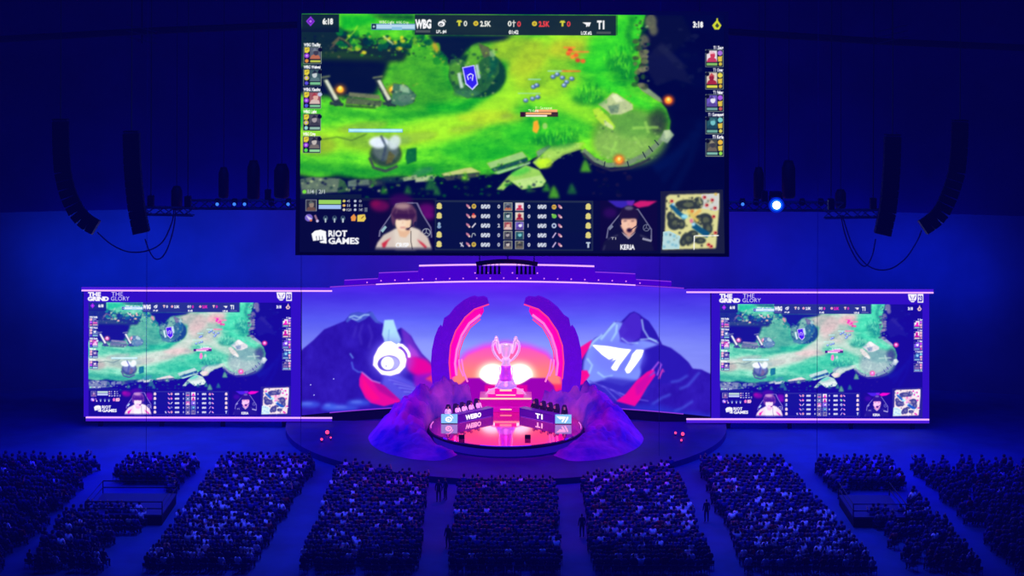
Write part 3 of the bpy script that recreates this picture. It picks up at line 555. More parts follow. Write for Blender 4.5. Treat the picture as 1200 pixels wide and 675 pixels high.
    C.line([(813.4, 276.6), (842, 276.2)], 1.1, (255, 255, 250)); C.line([(813.4, 276.6), (813, 293)], 1.1, (255, 255, 250)); C.ell(838.6, 227.6, 1.8, 1.6, (230, 190, 70), 1, .4)
    return C
def paint_side(main):

    """side screens: the same broadcast recoloured and tinted with painted blue haze under a title strip (left screen frame)"""
    C = Canvas(97, 340, 354, 491, 3.0, SIDE_BG)
    px = 97 + (np.arange(C.W)+.5)/C.k; py = 340 + (np.arange(C.H)+.5)/C.k
    X, Y = np.meshgrid(px, py)
    u = (X-103.5)/(341-103.5); v = (Y-354.2)/(487.6-354.2)
    ins = (u > 0) & (u < 1) & (v > 0) & (v < 1)
    s = main.sample(352+u*496, 16.4+v*281.2)
    r_, g_, b_ = s[..., 0], s[..., 1], s[..., 2]
    sat = (s.max(-1)-s.min(-1))[..., None]
    mp = np.stack([r_*1.05+.02, g_*.92-r_*.2, b_+.26*r_+.48*g_], -1)
    g = s*(1-sat) + mp*sat
    g = np.clip(g*1.12 + .12*(g-.35), 0, 1)
    g = 1-(1-g)*(1-np.array(SIDE_HAZE))  # blue haze over the picture, painted into its colours
    C.a[ins] = g[ins]
    W = (255, 250, 255)
    C.text('THE', 103.2, 342.4, 4.6, W, w=15, bold=.06); C.text('GRIND', 102.6, 347.6, 4.8, W, w=25, bold=.07)
    C.text('THE', 130.6, 341.8, 5.0, (235, 225, 255), w=13.5, bold=.0); C.text('GLORY', 130, 347.2, 5.0, (235, 225, 255), w=21.6, bold=.0)
    C.poly([(324, 342.2), (334.6, 342.2), (333.8, 348.6), (331, 351.8), (328, 351.8), (325, 348.6)], W); C.line([(326.4, 344), (328.6, 348.6), (329.4, 345.4), (330.4, 348.6), (332.6, 344)], .8, (60, 30, 190)); C.line([(327, 350), (332, 350)], .6, (60, 30, 190))
    C.rect(335.4, 342, 342, 352.4, W); C.text('23', 338.7, 344, 6.6, (60, 30, 180), w=5, bold=.05, align='C')
    return C
def paint_backdrop():
    C = Canvas(348, 322, 838, 494, 2.0, (60, 60, 220))
    px = C.x0+(np.arange(C.W)+.5)/C.k; py = C.y0+(np.arange(C.H)+.5)/C.k
    X, Y = np.meshgrid(px, py)
    n1 = C.noise(60, 14, 4, 21); n2 = C.noise(16, 16, 4, 22); n3 = C.noise(5, 9, 3, 23)
    # evening sky: violet at the top, pale blue at the ridge, pinker towards the middle
    stops = np.array([326, 345, 375, 405, 440, 494]); 
    sky = np.stack([np.interp(Y, stops, s)/255 for s in ((92, 72, 92, 138, 150, 150), (20, 44, 96, 150, 160, 160), (236, 222, 240, 248, 245, 240))], -1)
    m = np.clip(1-np.abs(X-593)/150, 0, 1)[..., None]*np.clip((375-Y)/45, 0, 1)[..., None]
    sky = sky*(1-.35*m) + np.array((120, 30, 240))/255*.35*m
    e = np.clip((np.abs(X-593)-120)/130, 0, 1)[..., None]
    sky = sky*(1-.22*e) + np.array((40, 40, 190))/255*.22*e
    sky += (n1*.03)[..., None]
    C.a[:] = sky
    dk = np.empty_like(C.a); dk[:] = np.array((44, 20, 168))/255; dk += (n2*.035 + n3*.02)[..., None]*np.array((.8, .9, 1.6))
    def R(pts, mirror=False): return [((1187-x) if mirror else x, y) for x, y in pts]
    # left range
    C.poly([(348, 416), (356, 408), (368, 398), (380, 386), (392, 381), (404, 376), (411, 368), (420, 366), (428, 368), (434, 365), (441, 376), (449, 379), (456, 392), (470, 384), (482, 394), (486, 402), (494, 414), (504, 424), (512, 434), (540, 452), (560, 494), (348, 494)], dk, 1, .4)
    C.poly([(405, 376), (411, 367), (420, 365.6), (427, 367), (436, 365), (443, 376), (448, 380), (440, 378), (433, 370), (428, 374), (420, 378), (412, 374), (407, 378)], (70, 90, 200), .9, .8)
    C.line([(409, 372), (415, 370), (421, 372), (427, 369), (433, 369)], 1.6, (170, 210, 246), .9, .8); C.line([(412, 373), (418, 375), (424, 372)], 1.2, (190, 226, 250), .8, .7)
    for pts in (([(425, 380), (421, 392), (424, 404)]), ([(418, 382), (414, 396)]), ([(432, 380), (436, 394), (432, 408)])): C.line(pts, 2, (86, 70, 200), .45, 1.5)
    C.line([(410, 414), (414, 420)], 1.6, (110, 160, 240), .8, .8); C.line([(412, 424), (414, 432), (420, 436), (424, 436)], 1.8, (80, 110, 226), .8, .9)
    C.poly([(470, 384), (480, 392), (486, 402), (495, 416), (505, 426), (512, 434), (500, 440), (480, 430), (474, 410)], (120, 50, 200), .75, 2)
    C.poly([(480, 412), (488, 418), (500, 422), (512, 434), (506, 440), (490, 442), (478, 434), (474, 424)], (232, 0, 150), .95, 2.2); C.poly([(478, 402), (487, 410), (492, 418), (480, 418)], (200, 70, 220), .7, 2)
    C.poly([(452, 436), (468, 440), (484, 448), (494, 456), (490, 466), (470, 470), (456, 464), (446, 452)], (96, 92, 232), .8, 2.5)
    for k in range(9): C.line([(452+k*3, 442+k*2.4), (470+k*3, 448+k*1.8), (492+k, 456+k)], 1.2, (150, 150, 250) if k % 2 else (70, 40, 200), .55, .8)
    C.poly([(484, 440), (512, 436), (536, 448), (540, 460), (500, 462), (486, 452)], (150, 20, 200), .8, 2.5)
    C.poly([(424, 436), (426, 438), (436, 446), (450, 452), (468, 468), (470, 471), (450, 476), (434, 472), (428, 466), (421, 452), (421, 444)], (226, 8, 150), 1, .8)
    C.poly([(436, 446), (452, 453), (468, 469), (458, 466), (444, 458)], (150, 10, 150), .7, 1.5); C.poly([(424, 440), (432, 452), (446, 468), (436, 470), (426, 458)], (250, 10, 130), .8, 1.5); C.line([(424, 436), (436, 446), (446, 449)], 1.2, (250, 170, 240), .8, .6)
    for (x, y, w) in ((362, 474, 14), (398, 478, 22), (420, 472, 14), (386, 476, 8)): C.ell(x, y, w, 4, (60, 90, 226), .75, 2.5); C.ell(x-2, y-1, w*.5, 1.4, (110, 140, 245), .6, 1.5)
    for (x, y) in ((364, 451), (368, 463), (391, 444)): C.ell(x, y, .7, .7, (200, 200, 255))
    # glowing round eye mark on the left mountain
    pale = (176, 226, 246)
    C.poly([(450.5, 375), (461, 374.6), (464, 384), (470, 398), (466, 410), (452, 412), (450, 398), (447.6, 392)], pale, .95, .9); C.line([(456, 386), (455, 398), (458, 404)], 1.4, (110, 160, 226), .6, .7)
    C.ell(458, 421, 26, 24, (120, 110, 250), .5, 6)
    Wt = (255, 255, 255)
    C.poly([(437, 428), (438, 418), (443, 408), (450, 401), (458, 400), (465, 404), (470, 410), (476.6, 421), (475, 430), (468, 437.6), (458, 440.4), (447, 439)], (255, 240, 255), 1, .9)
    C.ell(455.5, 425.8, 13, 9.2, (84, 60, 200), 1, .8, rot=-.12); C.ell(457.6, 425.6, 11.6, 8.6, (206, 206, 255), .8, 1.4); C.ell(454, 425.6, 7, 7.4, Wt, 1, .9); C.ell(452.4, 429, 1.3, 1, (120, 110, 210), 1, .5)
    C.line([(466.8, 410.6), (471, 412), (473.4, 416), (474, 419)], 3, Wt, 1, .5); C.line([(465.6, 404), (471, 404.6), (476, 409), (479, 414), (479.6, 419)], 3.4, Wt, 1, .6); C.line([(466, 407.8), (470.6, 408.6), (474.8, 413), (476.4, 419)], 1, (190, 60, 220), .8, .4)
    # right range
    C.poly([(640, 494), (652, 455), (664, 446), (676, 430), (690, 404), (697, 396), (708, 391), (716, 380), (722, 376), (728, 377), (738, 367), (743, 365), (749, 368), (754, 372), (760, 376), (768, 388), (776, 404), (786, 408), (797, 416), (806, 424), (812, 432), (822, 433), (830, 437), (838, 440), (838, 494)], dk, 1, .4)
    C.poly([(690, 404), (698, 396), (709, 391), (716, 380), (723, 376), (729, 378), (736, 386), (726, 400), (740, 404), (752, 398), (762, 400), (774, 404), (760, 408), (754, 410), (758, 420), (748, 446), (730, 452), (705, 446), (690, 450), (682, 446), (684, 424)], (128, 150, 248), .95, 1.4)
    C.poly([(730, 378), (739, 368), (744, 366), (750, 370), (752, 382), (750, 396), (738, 402), (727, 398), (725, 388)], (70, 36, 196), .95, 1); C.poly([(754, 374), (760, 377), (768, 390), (775, 403), (764, 398), (756, 388)], (40, 24, 170), .9, 1)
    for pts, w in ((([(721, 378), (712, 388), (704, 398)]), 3), (([(723, 380), (722, 390), (716, 400)]), 2.4), (([(706, 392), (696, 400), (690, 408)]), 2.4), (([(728, 396), (736, 402), (748, 402)]), 1.8), (([(752, 374), (754, 386), (760, 396), (770, 400)]), 2), (([(750, 398), (762, 397), (772, 402)]), 1.6), (([(688, 420), (694, 428), (690, 438)]), 2.4), (([(700, 436), (708, 442), (718, 440)]), 2)): C.line(pts, w, (172, 214, 250), .75, 1.1)
    C.poly([(755, 412), (772, 404), (786, 408), (798, 417), (808, 427), (806, 440), (780, 450), (755, 448), (750, 430)], (40, 22, 172), .9, 1.6)
    C.poly([(712, 442), (730, 444), (760, 448), (756, 464), (722, 470), (700, 466), (696, 454)], (50, 40, 186), .85, 2.5)
    for k in range(8): C.line([(690+k*5, 446+k*2), (704+k*5, 452+k*2), (718+k*6, 470)], 1.3, (130, 130, 246) if k % 2 else (60, 40, 190), .55, .9)
    for pts in (([(806, 440), (796, 446), (786, 448)]), ([(786, 462), (776, 466), (764, 474)]), ([(820, 436), (806, 452), (796, 456)]), ([(812, 470), (800, 478), (790, 482)])): C.line(pts, 2.6, (80, 110, 236), .6, 1.3)
    C.poly([(740, 474), (770, 474), (800, 482), (838, 486), (838, 494), (740, 494)], (40, 60, 210), .6, 4)
    # winged T-and-bar mark
    C.ell(725, 418, 32, 20, (110, 110, 250), .5, 6)
    C.poly([(693.4, 404), (712, 405.6), (728, 408.4), (740, 409.6), (735, 416), (726, 428), (722.6, 434.4), (719, 434), (716, 431), (723, 420.4), (716, 424), (720, 419), (714, 421.6), (706, 416)], Wt, 1, .6)
    C.poly([(746, 409.6), (754.6, 410), (752, 418), (745, 428), (738, 437), (734.6, 437.6), (732.2, 433), (739, 421), (741, 415)], Wt, 1, .6)
    # magenta crystal slopes
    C.poly([(628, 458), (640, 452), (654, 440), (664, 424), (678, 408), (694, 398), (690, 408), (680, 424), (676, 434), (688, 434), (691, 440), (684, 450), (668, 455), (650, 460)], (246, 6, 140), .97, 1.2); C.poly([(636, 456), (656, 438), (672, 416), (678, 414), (664, 436), (650, 452)], (255, 50, 90), .7, 1.5); C.poly([(634, 458), (652, 444), (664, 452), (648, 459)], (255, 60, 80), .7, 2)
    C.poly([(498, 444), (512, 436), (530, 440), (545, 450), (536, 456), (516, 452)], (255, 60, 90), .8, 2)
    C.poly([(722, 470), (733, 462), (746, 446), (758, 436), (766, 432), (768, 440), (758, 454), (750, 468), (744, 476)], (236, 6, 150), 1, .8); C.line([(764, 434), (772, 424), (775, 427), (770, 440)], 1.8, (200, 100, 240), .8, .8); C.line([(772, 444), (777, 432), (778, 436)], 2, (230, 60, 180), .9, .7); C.poly([(744, 452), (760, 438), (764, 442), (752, 460), (746, 464)], (180, 10, 170), .6, 1.5); C.line([(766, 436), (760, 441), (768, 436)], 2, (70, 100, 236), .8, .8)
    # low sun behind the middle
    C.poly([(528, 446), (532, 428), (546, 412), (566, 404), (593, 400), (620, 404), (641, 412), (655, 428), (659, 446)], (240, 60, 230), .95, 4)
    t = np.clip((Y-405)/30, 0, 1)[..., None]
    sun = (np.array((255, 80, 190))*(1-t) + np.array((255, 130, 110))*t)/255
    C.poly([(530, 450), (534, 432), (548, 416), (568, 408), (593, 405), (620, 408), (640, 416), (654, 432), (658, 450)], sun, .95, 2)
    C.ell(593, 444, 36, 18, (255, 190, 150), .9, 8); C.ell(577, 439, 17, 14, (255, 252, 232), 1, 5); C.ell(609, 439, 17, 14, (255, 252, 232), 1, 5); C.ell(593, 440, 14, 8, (255, 245, 225), .9, 5)
    C.poly([(538, 452), (548, 443), (562, 443), (570, 449), (578, 452), (576, 494), (530, 494)], (150, 0, 170), 1, .7); C.poly([(649, 452), (640, 443), (622, 443), (614, 448), (606, 452), (610, 494), (660, 494)], (150, 0, 170), 1, .7)
    C.rect(568, 451, 618, 494, (220, 0, 150), 1, 1)
    return C
SIDE_BG = (50, 14, 196); SIDE_HAZE = (.09, .03, .50)
# ------------------------------------------------------------------ materials
M = {}
M['floor'] = mat('arena_floor', (34, 82, 136), .8, noise=.25, nscale=.35)
M['wall'] = mat('hall_curtain', (96, 100, 130), .9, noise=.3, nscale=.12)
M['upper_dark'] = mat('upper_dark_sheet', (34, 22, 104), .95, noise=.3, nscale=.2)
M['dark'] = mat('black_paint', (7, 7, 14), .6)
M['black'] = mat('black_metal', (10, 10, 16), .45)
M['truss'] = mat('truss_metal', (70, 74, 90), .4, .6)
M['violet_led'] = glow('violet_led', (238, 176, 255), 1.15)
M['bloom_bar'] = glow('violet_bloom', (84, 30, 232), .9)  # stands in for the bloom around the light strips
M['violet_dim'] = glow('violet_led_dim', (150, 60, 235), .9)
M['fascia'] = mat('violet_glow_fascia', (30, 10, 60), .5, emit=(76, 0, 216), es=.85)  # light of the strips on the panels, painted in as emission
M['lamp_pink'] = glow('pink_lamp', (240, 130, 250), 1.0)
M['bezel'] = mat('screen_bezel', (10, 8, 40), .6, emit=(40, 14, 176), es=.75)
M['housing'] = mat('screen_housing', (5, 5, 14), .6)
M['led'] = led_panel_mat('led_wall'); M['led'].cycles.emission_sampling = 'NONE'
M['rock'] = mat('stage_rock', (190, 90, 205), .9, noise=.5, nscale=.45, bump=1.0, col2=(84, 50, 190), spec=.05)
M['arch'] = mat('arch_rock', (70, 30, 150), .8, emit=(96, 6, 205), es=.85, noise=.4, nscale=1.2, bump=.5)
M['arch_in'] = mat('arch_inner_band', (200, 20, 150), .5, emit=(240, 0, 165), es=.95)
M['neon'] = glow('neon_tube', (255, 110, 190), 1.5)
M['neon_red'] = glow('neon_tube_red', (255, 60, 130), 1.2)
M['trophy'] = mat('trophy_silver', (255, 225, 250), .22, .7, emit=(255, 190, 240), es=.5)  # silver given its own glow to look brightly lit; body and base too
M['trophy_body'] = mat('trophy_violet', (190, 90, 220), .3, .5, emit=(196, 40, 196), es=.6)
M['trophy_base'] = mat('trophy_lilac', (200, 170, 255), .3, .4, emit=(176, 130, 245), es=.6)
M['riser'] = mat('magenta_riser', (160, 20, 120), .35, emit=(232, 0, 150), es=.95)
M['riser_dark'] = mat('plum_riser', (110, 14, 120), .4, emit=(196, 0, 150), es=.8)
M['hotline'] = glow('hot_led', (255, 190, 170), 1.4)
M['deck'] = mat('gloss_deck', (255, 118, 186), .06, .88)
M['rim'] = mat('stage_rim', (16, 8, 50), .5)
M['plinth'] = mat('stage_plinth', (60, 40, 140), .6, emit=(44, 14, 180), es=.55)  # emission stands in for the blue glow below the stage rim
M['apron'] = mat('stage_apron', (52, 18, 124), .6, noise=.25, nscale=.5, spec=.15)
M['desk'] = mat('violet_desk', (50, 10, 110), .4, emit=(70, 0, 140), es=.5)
M['logo_bg'] = glow('pale_blue_led', (140, 200, 255), 1.0)
M['white_led'] = glow('white_led', (255, 240, 255), 1.3)
M['chair'] = mat('gaming_chair', (34, 10, 70), .6)
M['red_lamp'] = glow('red_lamp', (255, 60, 110), 2.2)
M['blue_lamp'] = glow('blue_white_lamp', (190, 240, 255), 6.0)
M['blue_dim'] = glow('small_blue_lamp', (60, 130, 255), 1.2)
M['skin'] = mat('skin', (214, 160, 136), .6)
M['hair'] = mat('black_hair', (18, 17, 66), .6)  # blue of the haze mixed into the black
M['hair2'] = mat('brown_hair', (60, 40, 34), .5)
M['trousers'] = mat('dark_trousers', (18, 20, 88), .8)  # haze blue mixed into the dark cloth
M['seatblack'] = mat('black_plastic_chair', (16, 18, 84), .7)  # haze blue mixed into the black plastic
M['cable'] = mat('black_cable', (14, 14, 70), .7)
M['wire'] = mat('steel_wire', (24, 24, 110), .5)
SHIRTS = [('black top', (16, 18, 92)), ('navy top', (22, 30, 122)), ('grey top', (84, 86, 100)), ('pale top', (196, 200, 220)), ('white top', (250, 250, 255)), ('dark red top', (120, 26, 40)), ('pink top', (255, 170, 140))]  # black and navy tops carry the blue of the haze in their colour
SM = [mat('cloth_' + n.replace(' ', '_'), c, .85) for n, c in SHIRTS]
XC = -0.4
# ------------------------------------------------------------------ the setting
bm = BM(); box(bm, (0, 95, -.15), (150, 190, .3)); struct('floor', bm, M['floor'])
bm = BM()
arc = [(-62 + 124*k/24, 176 - 10*((k-12)/12)**2) for k in range(25)]
for (x0, y0), (x1, y1) in zip(arc, arc[1:]):
    f = bm.faces.new([bm.verts.new(v) for v in ((x0, y0, 0), (x1, y1, 0), (x1, y1, 48), (x0, y0, 48))])
bmesh.ops.remove_doubles(bm, verts=bm.verts[:], dist=.001)
bmesh.ops.solidify(bm, geom=bm.faces[:], thickness=.4); struct('wall_back', bm, M['wall'])
bm = BM()  # dark sheet added for the unlit upper part of the back wall
for (x0, y0), (x1, y1) in zip(arc, arc[1:]):
    bm.faces.new([bm.verts.new(v) for v in ((x0, y0-4, 18.2), (x1, y1-4, 18.2), (x1, y1-4, 47.9), (x0, y0-4, 47.9))])
bmesh.ops.remove_doubles(bm, verts=bm.verts[:], dist=.001)
bmesh.ops.solidify(bm, geom=bm.faces[:], thickness=.2); struct('trim_1', bm, M['upper_dark'])
for nm, x in (('wall_left', -62.6), ('wall_right', 62.6)):
    bm = BM(); box(bm, (x, 83, 24), (.8, 166, 48)); struct(nm, bm, M['wall'])
bm = BM(); box(bm, (0, 85, 48.3), (126, 186, .6)); struct('ceiling', bm, M['dark'])
bm = BM(); box(bm, (0, -4.4, 24), (126, .8, 48)); struct('wall_front', bm, M['dark'])
# ------------------------------------------------------------------ main hanging screen
BR = paint_broadcast()
def quad_grid(c00, c10, c01, c11, w, h):
    u = np.linspace(0, 1, w)[None, :, None]; v = np.linspace(0, 1, h)[:, None, None]
    c00, c10, c01, c11 = [np.array(c) for c in (c00, c10, c01, c11)]
    return (c00*(1-u)+c10*u)*(1-v) + (c01*(1-u)+c11*u)*v
ms = thing('hanging_video_screen', 'huge video screen hung high over the stage showing a bright green game map', 'screen', (0, 140.5, 19))
DT, DB = 141.1, 140.0
def lp(p, root): return Vector(p) - root.location
XYZ = quad_grid(P(353.6, 16, DT), P(848.4, 18, DT), P(351, 295.5, DB), P(849.4, 297.5, DB), 830, 470)
px, py = project(XYZ[..., 0], XYZ[..., 1], XYZ[..., 2])
# content is laid out on a straight frame, so use screen-relative coordinates
uu = np.linspace(0, 1, 830)[None, :].repeat(470, 0); vv = np.linspace(0, 1, 470)[:, None].repeat(830, 1)
rgb = BR.sample(352 + uu*497, 16 + vv*281.6)
grid_mesh('display_panel', XYZ - np.array(ms.location), rgb, M['led'], ms, 1.0)
bm = BM()
cs = [lp(P(348.6, 11.5, DT+.12), ms), lp(P(853.6, 13.5, DT+.12), ms), lp(P(854.6, 301, DB+.1), ms), lp(P(346, 299, DB+.1), ms)]
prism(bm, cs, (0, .8, 0)); obj('housing', bm, M['housing'], ms)
for px_ in (380, 520, 680, 820):
    bm = BM(); a = lp(P(px_, 14, 141.6), ms); tube(bm, [a, a + Vector((0, 0, 47.97-ms.location.z-a.z))], .06, 6); obj('suspension_cable', bm, M['black'], ms)
# ------------------------------------------------------------------ stage backdrop: curved LED wall
def DB_(X): return 160.5 - 4.5*((X-XC)/18.9)**2
BD = paint_backdrop()
bd = thing('backdrop_screen', 'wide curved video wall behind the stage showing mountains and two glowing marks', 'screen', (XC, 158, 0))
XL, XR, ZB, ZT = -19.2, 18.35, 0.95, 12.45
xs = np.linspace(XL, XR, 770); zs = np.linspace(ZT, ZB, 250)
X, Z = np.meshgrid(xs, zs); Y = DB_(X); px, py = project(X, Y, Z)
grid_mesh('display_panel', np.stack([X-XC, Y-158, Z], -1), BD.sample(px, py), M['led'], bd, 1.12)
def arcpts(px0, px1, z, off, n=24):
    x0, x1 = [(p-600+1.3)*158/F for p in (px0, px1)]
    return [Vector((x, DB_(x)+off, z)) for x in np.linspace(x0, x1, n)]
bm = BM(); rows = []
for x in np.linspace(XL, XR, 40): rows.append([bm.verts.new((x-XC, DB_(x)-158+.05+dy, z)) for dy, z in ((0, 0), (.5, 0), (.5, ZT-.05), (0, ZT-.05))])
for A, B in zip(rows, rows[1:]):
    for k in range(4): bm.faces.new((A[k], A[(k+1) % 4], B[(k+1) % 4], B[k]))
bm.faces.new(rows[0]); bm.faces.new(rows[-1][::-1]); obj('housing', bm, M['rim'], bd)
for a, b, z, h, m in ((508, 690, 12.56, .12, 'violet_led'), (440, 508, 12.55, .09, 'violet_led'), (690, 745, 12.55, .09, 'violet_led'), (388, 440, 12.54, .07, 'violet_dim'), (745, 800, 12.54, .07, 'violet_dim'), (388, 470, .98, .06, 'violet_dim'), (728, 800, .98, .06, 'violet_dim')):
    bm = BM(); ribbon(bm, [p - bd.location for p in arcpts(a, b, z, -.25)], h, .15); obj('led_strip', bm, M[m], bd)
# stepped fascia over the wall
fa = thing('stage_fascia', 'stepped violet fascia with thin light strips and rows of pink lamps above the video wall', 'stage fascia', (XC, 159, 12.5))
for a, b, zt, m, h in ((489.5, 697.5, 14.1, 'violet_led', .14), (443, 489.3, 13.6, 'violet_dim', .07), (697.7, 745, 13.6, 'violet_dim', .07), (404, 442.8, 13.08, 'violet_dim', .06), (745.2, 786, 13.08, 'violet_dim', .06)):
    bm = BM(); pts = [p - fa.location for p in arcpts(a, b, (12.66+zt)/2, -.3, 20)]; ribbon(bm, pts, zt-12.66, .5); obj('fascia_panel', bm, M['fascia'], fa)
    bm = BM(); pts = [p - fa.location for p in arcpts(a+.5, b-.5, zt+h/2, -.42, 20)]; ribbon(bm, pts, h, .14); obj('led_strip', bm, M[m], fa)
for k in range(21):
    px_ = 430 + k*16; x = (px_-600+1.3)*158/F; top = 12.9 if 445 < px_ < 742 else 12.8
    bm = BM(); bmesh.ops.create_icosphere(bm, subdivisions=1, radius=.075); bmesh.ops.translate(bm, verts=bm.verts[:], vec=Vector((x, DB_(x)-.38, top)) - fa.location); obj('lamp', bm, M['lamp_pink'], fa)
for k in range(6):
    px_ = 556 + k*14.8; x = (px_-600+1.3)*158/F
    bm = BM(); bmesh.ops.create_icosphere(bm, subdivisions=1, radius=.08); bmesh.ops.translate(bm, verts=bm.verts[:], vec=Vector((x, DB_(x)-.38, 13.4)) - fa.location); obj('lamp', bm, M['lamp_pink'], fa)
# ------------------------------------------------------------------ side screens
SD = paint_side(BR)
def side_screen(dx, dyl, label):
    D = 155.4
    def Q(x, y): return P(x+dx, y+dyl, D)
    r = thing('side_video_screen', label, 'screen', (Q(222, 490).x, D, 0))
    XYZ = quad_grid(Q(98.5, 341.5), Q(353, 342), Q(97.5, 488.6), Q(353, 489), 560, 330)
    u = np.linspace(0, 1, 560)[None, :].repeat(330, 0); v = np.linspace(0, 1, 330)[:, None].repeat(560, 1)
    return r, Q, XYZ, u, v
for dx, dy, lab, right in ((0, 0, 'left side screen beside the stage repeating the game picture in cool tones', False), (740, 2.0, 'right side screen beside the stage repeating the game picture in cool tones', True)):
    D = 155.4
    def Q(x, y, d=0): return P(x+dx, y+dy, D+d)
    r = thing('side_video_screen', lab, 'screen', (Q(222, 490).x, D, 0))
    x0, x1 = (98, 353) if not right else (93.5, 349)
    XYZ = quad_grid(Q(x0, 341.6), Q(x1, 342), Q(x0, 488.4), Q(x1, 488.8), 560, 330)
    u = np.linspace(x0, x1, 560)[None, :].repeat(330, 0); v = np.linspace(341.6, 488.6, 330)[:, None].repeat(560, 1)
    rgb = SD.sample(np.clip(u, 97.6, 353.4), v)
    if right:   # the blank strip is on the stage side
        pass
    grid_mesh('display_panel', XYZ - np.array(r.location), rgb, M['led'], r)
    bm = BM(); prism(bm, [p - r.location for p in (Q(x0-.5, 341, .08), Q(x1, 341, .08), Q(x1, 489.4, .08), Q(x0-.5, 489.4, .08))], (0, .5, 0)); obj('housing', bm, M['rim'], r)
    la, lb = (95.5, 389) if not right else (64.5, 354)
    for y, ex in ((340.6, 0), (489.4, 5 if not right else -5)):
        a, b = (la+max(ex, 0), lb) if not right else (la, lb+ex)
        bm = BM(); yo = -2.2 if y < 400 else 2.2; ribbon(bm, [Q(a, y+yo, -.12) - r.location, Q((a+b)/2, y+.3+yo, -.12) - r.location, Q(b, y+.6+yo, -.12) - r.location], .3, .05); obj('strip_bloom', bm, M['bloom_bar'], r)  # dim violet bar added as the bloom beside the strip
        bm = BM(); ribbon(bm, [Q(a, y, -.3) - r.location, Q((a+b)/2, y+.3, -.3) - r.location, Q(b, y+.6, -.3) - r.location], .12, .16); obj('led_strip', bm, M['violet_led'], r)
    for xx in np.linspace(x0+20, x1-20, 4):
        bm = BM(); p = Q(xx, 489, .35) - r.location; box(bm, (p.x, p.y, p.z/2), (.35, .35, p.z)); obj('support_post', bm, M['rim'], r)
# ------------------------------------------------------------------ rock arch halves with neon
def arch(mir, label):
    D = 159.3
    def A(x, y, d=0.0): return P(1187-x if mir else x, y, D+d)
    r = thing('broken_stone_arch', label, 'stage arch', tuple(P(1187-515 if mir else 515, 440, D)), group=None)
    o = r.location
    outer = [(509, 466), (506, 444), (505, 424), (506, 410), (509, 396), (513, 386), (516, 382), (518, 384), (520, 374), (526, 370), (533, 361), (543, 353), (551, 349), (556, 347.6), (560, 349), (567, 348), (571, 350)]
    inner = [(573, 357), (556, 362.5), (545, 372), (534, 388), (528, 405), (526, 425), (528, 446), (529, 466)]
    bm = BM(); prism(bm, [A(*p) - o for p in outer+inner], (0, .7, 0)); 
    obj('rock_band', bm, M['arch'], r)
    inner2 = [(566, 360.5), (567, 365), (563, 372), (551, 382), (542, 396), (537, 412), (536, 440), (530, 442)]
    bm = BM(); prism(bm, [A(p[0], p[1], .12) - o for p in [(528, 446), (526, 425), (528, 405), (534, 388), (545, 372), (556, 362.5)]+inner2], (0, .5, 0)); obj('inner_band', bm, M['arch_in'], r)
    for pts, rad, m in (([(573, 356.6), (556, 362.5), (545, 372), (534, 388), (528, 405), (526.4, 425), (528, 444)], .07, 'neon_red'), ([(563, 369), (550, 379), (541, 393), (535.4, 410), (533.4, 426), (535, 440)], .12, 'neon'),
                       ([(563, 374), (551, 384), (543, 398), (538.4, 412), (537.6, 422)], .06, 'neon_red'), ([(537.6, 421), (539, 432), (543, 441)], .07, 'neon'), ([(541, 421), (543.4, 436), (548, 447.5)], .08, 'neon')):
        bm = BM(); tube(bm, [A(x, y, -.1) - o for x, y in pts], rad, 6); obj('neon_tube', bm, M[m], r)
arch(False, 'left half of the broken purple stone arch with pink neon tubes behind the trophy')
arch(True, 'right half of the broken purple stone arch with pink neon tubes behind the trophy')
# ------------------------------------------------------------------ trophy on stepped riser
DTR = 157.6
rs = thing('trophy_riser', 'magenta stepped riser with a bright light line under the giant trophy', 'riser', (XC, DTR, 1.5))
def bx(name, x0, x1, y0, y1, z0, z1, m, root):
    b = BM(); c = Vector(((x0+x1)/2, (y0+y1)/2, (z0+z1)/2)) - root.location
    box(b, c, (x1-x0, y1-y0, z1-z0), bevel=.02); return obj(name, b, m, root)
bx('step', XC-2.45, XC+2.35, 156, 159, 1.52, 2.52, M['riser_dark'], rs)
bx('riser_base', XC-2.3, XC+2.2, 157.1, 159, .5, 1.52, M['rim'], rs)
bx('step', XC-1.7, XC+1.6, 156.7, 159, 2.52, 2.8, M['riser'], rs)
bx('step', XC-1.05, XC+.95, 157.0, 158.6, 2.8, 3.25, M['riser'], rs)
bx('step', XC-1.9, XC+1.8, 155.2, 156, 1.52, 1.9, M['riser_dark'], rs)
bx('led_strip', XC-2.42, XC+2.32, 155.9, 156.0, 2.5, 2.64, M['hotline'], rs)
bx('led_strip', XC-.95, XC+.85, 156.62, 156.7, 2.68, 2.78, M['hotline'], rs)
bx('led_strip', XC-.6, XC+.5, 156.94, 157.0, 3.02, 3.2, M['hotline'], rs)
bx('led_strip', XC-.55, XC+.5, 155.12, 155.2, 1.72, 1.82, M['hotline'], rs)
for s in (-1, 1):
    b = BM(); tube(b, [Vector((s*.75-.05, -.55, 1.85)), Vector((s*1.2-.05, -.6, 1.72)), Vector((s*1.6-.05, -.62, 1.5)), Vector((s*1.85-.05, -.6, 1.2))], [.05, .07, .08, .05], 8); obj('curved_rail', b, M['trophy'], rs)
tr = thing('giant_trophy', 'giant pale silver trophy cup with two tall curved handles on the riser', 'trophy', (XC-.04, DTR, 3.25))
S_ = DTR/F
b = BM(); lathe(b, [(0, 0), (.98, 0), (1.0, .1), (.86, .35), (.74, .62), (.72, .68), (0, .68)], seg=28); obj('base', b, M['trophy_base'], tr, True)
b = BM(); lathe(b, [(0, .66), (.72, .66), (.62, .9), (.5, 1.3), (.45, 1.7), (.47, 1.95), (.4, 2.0), (0, 2.0)], seg=24); obj('stem', b, M['trophy_body'], tr, True)
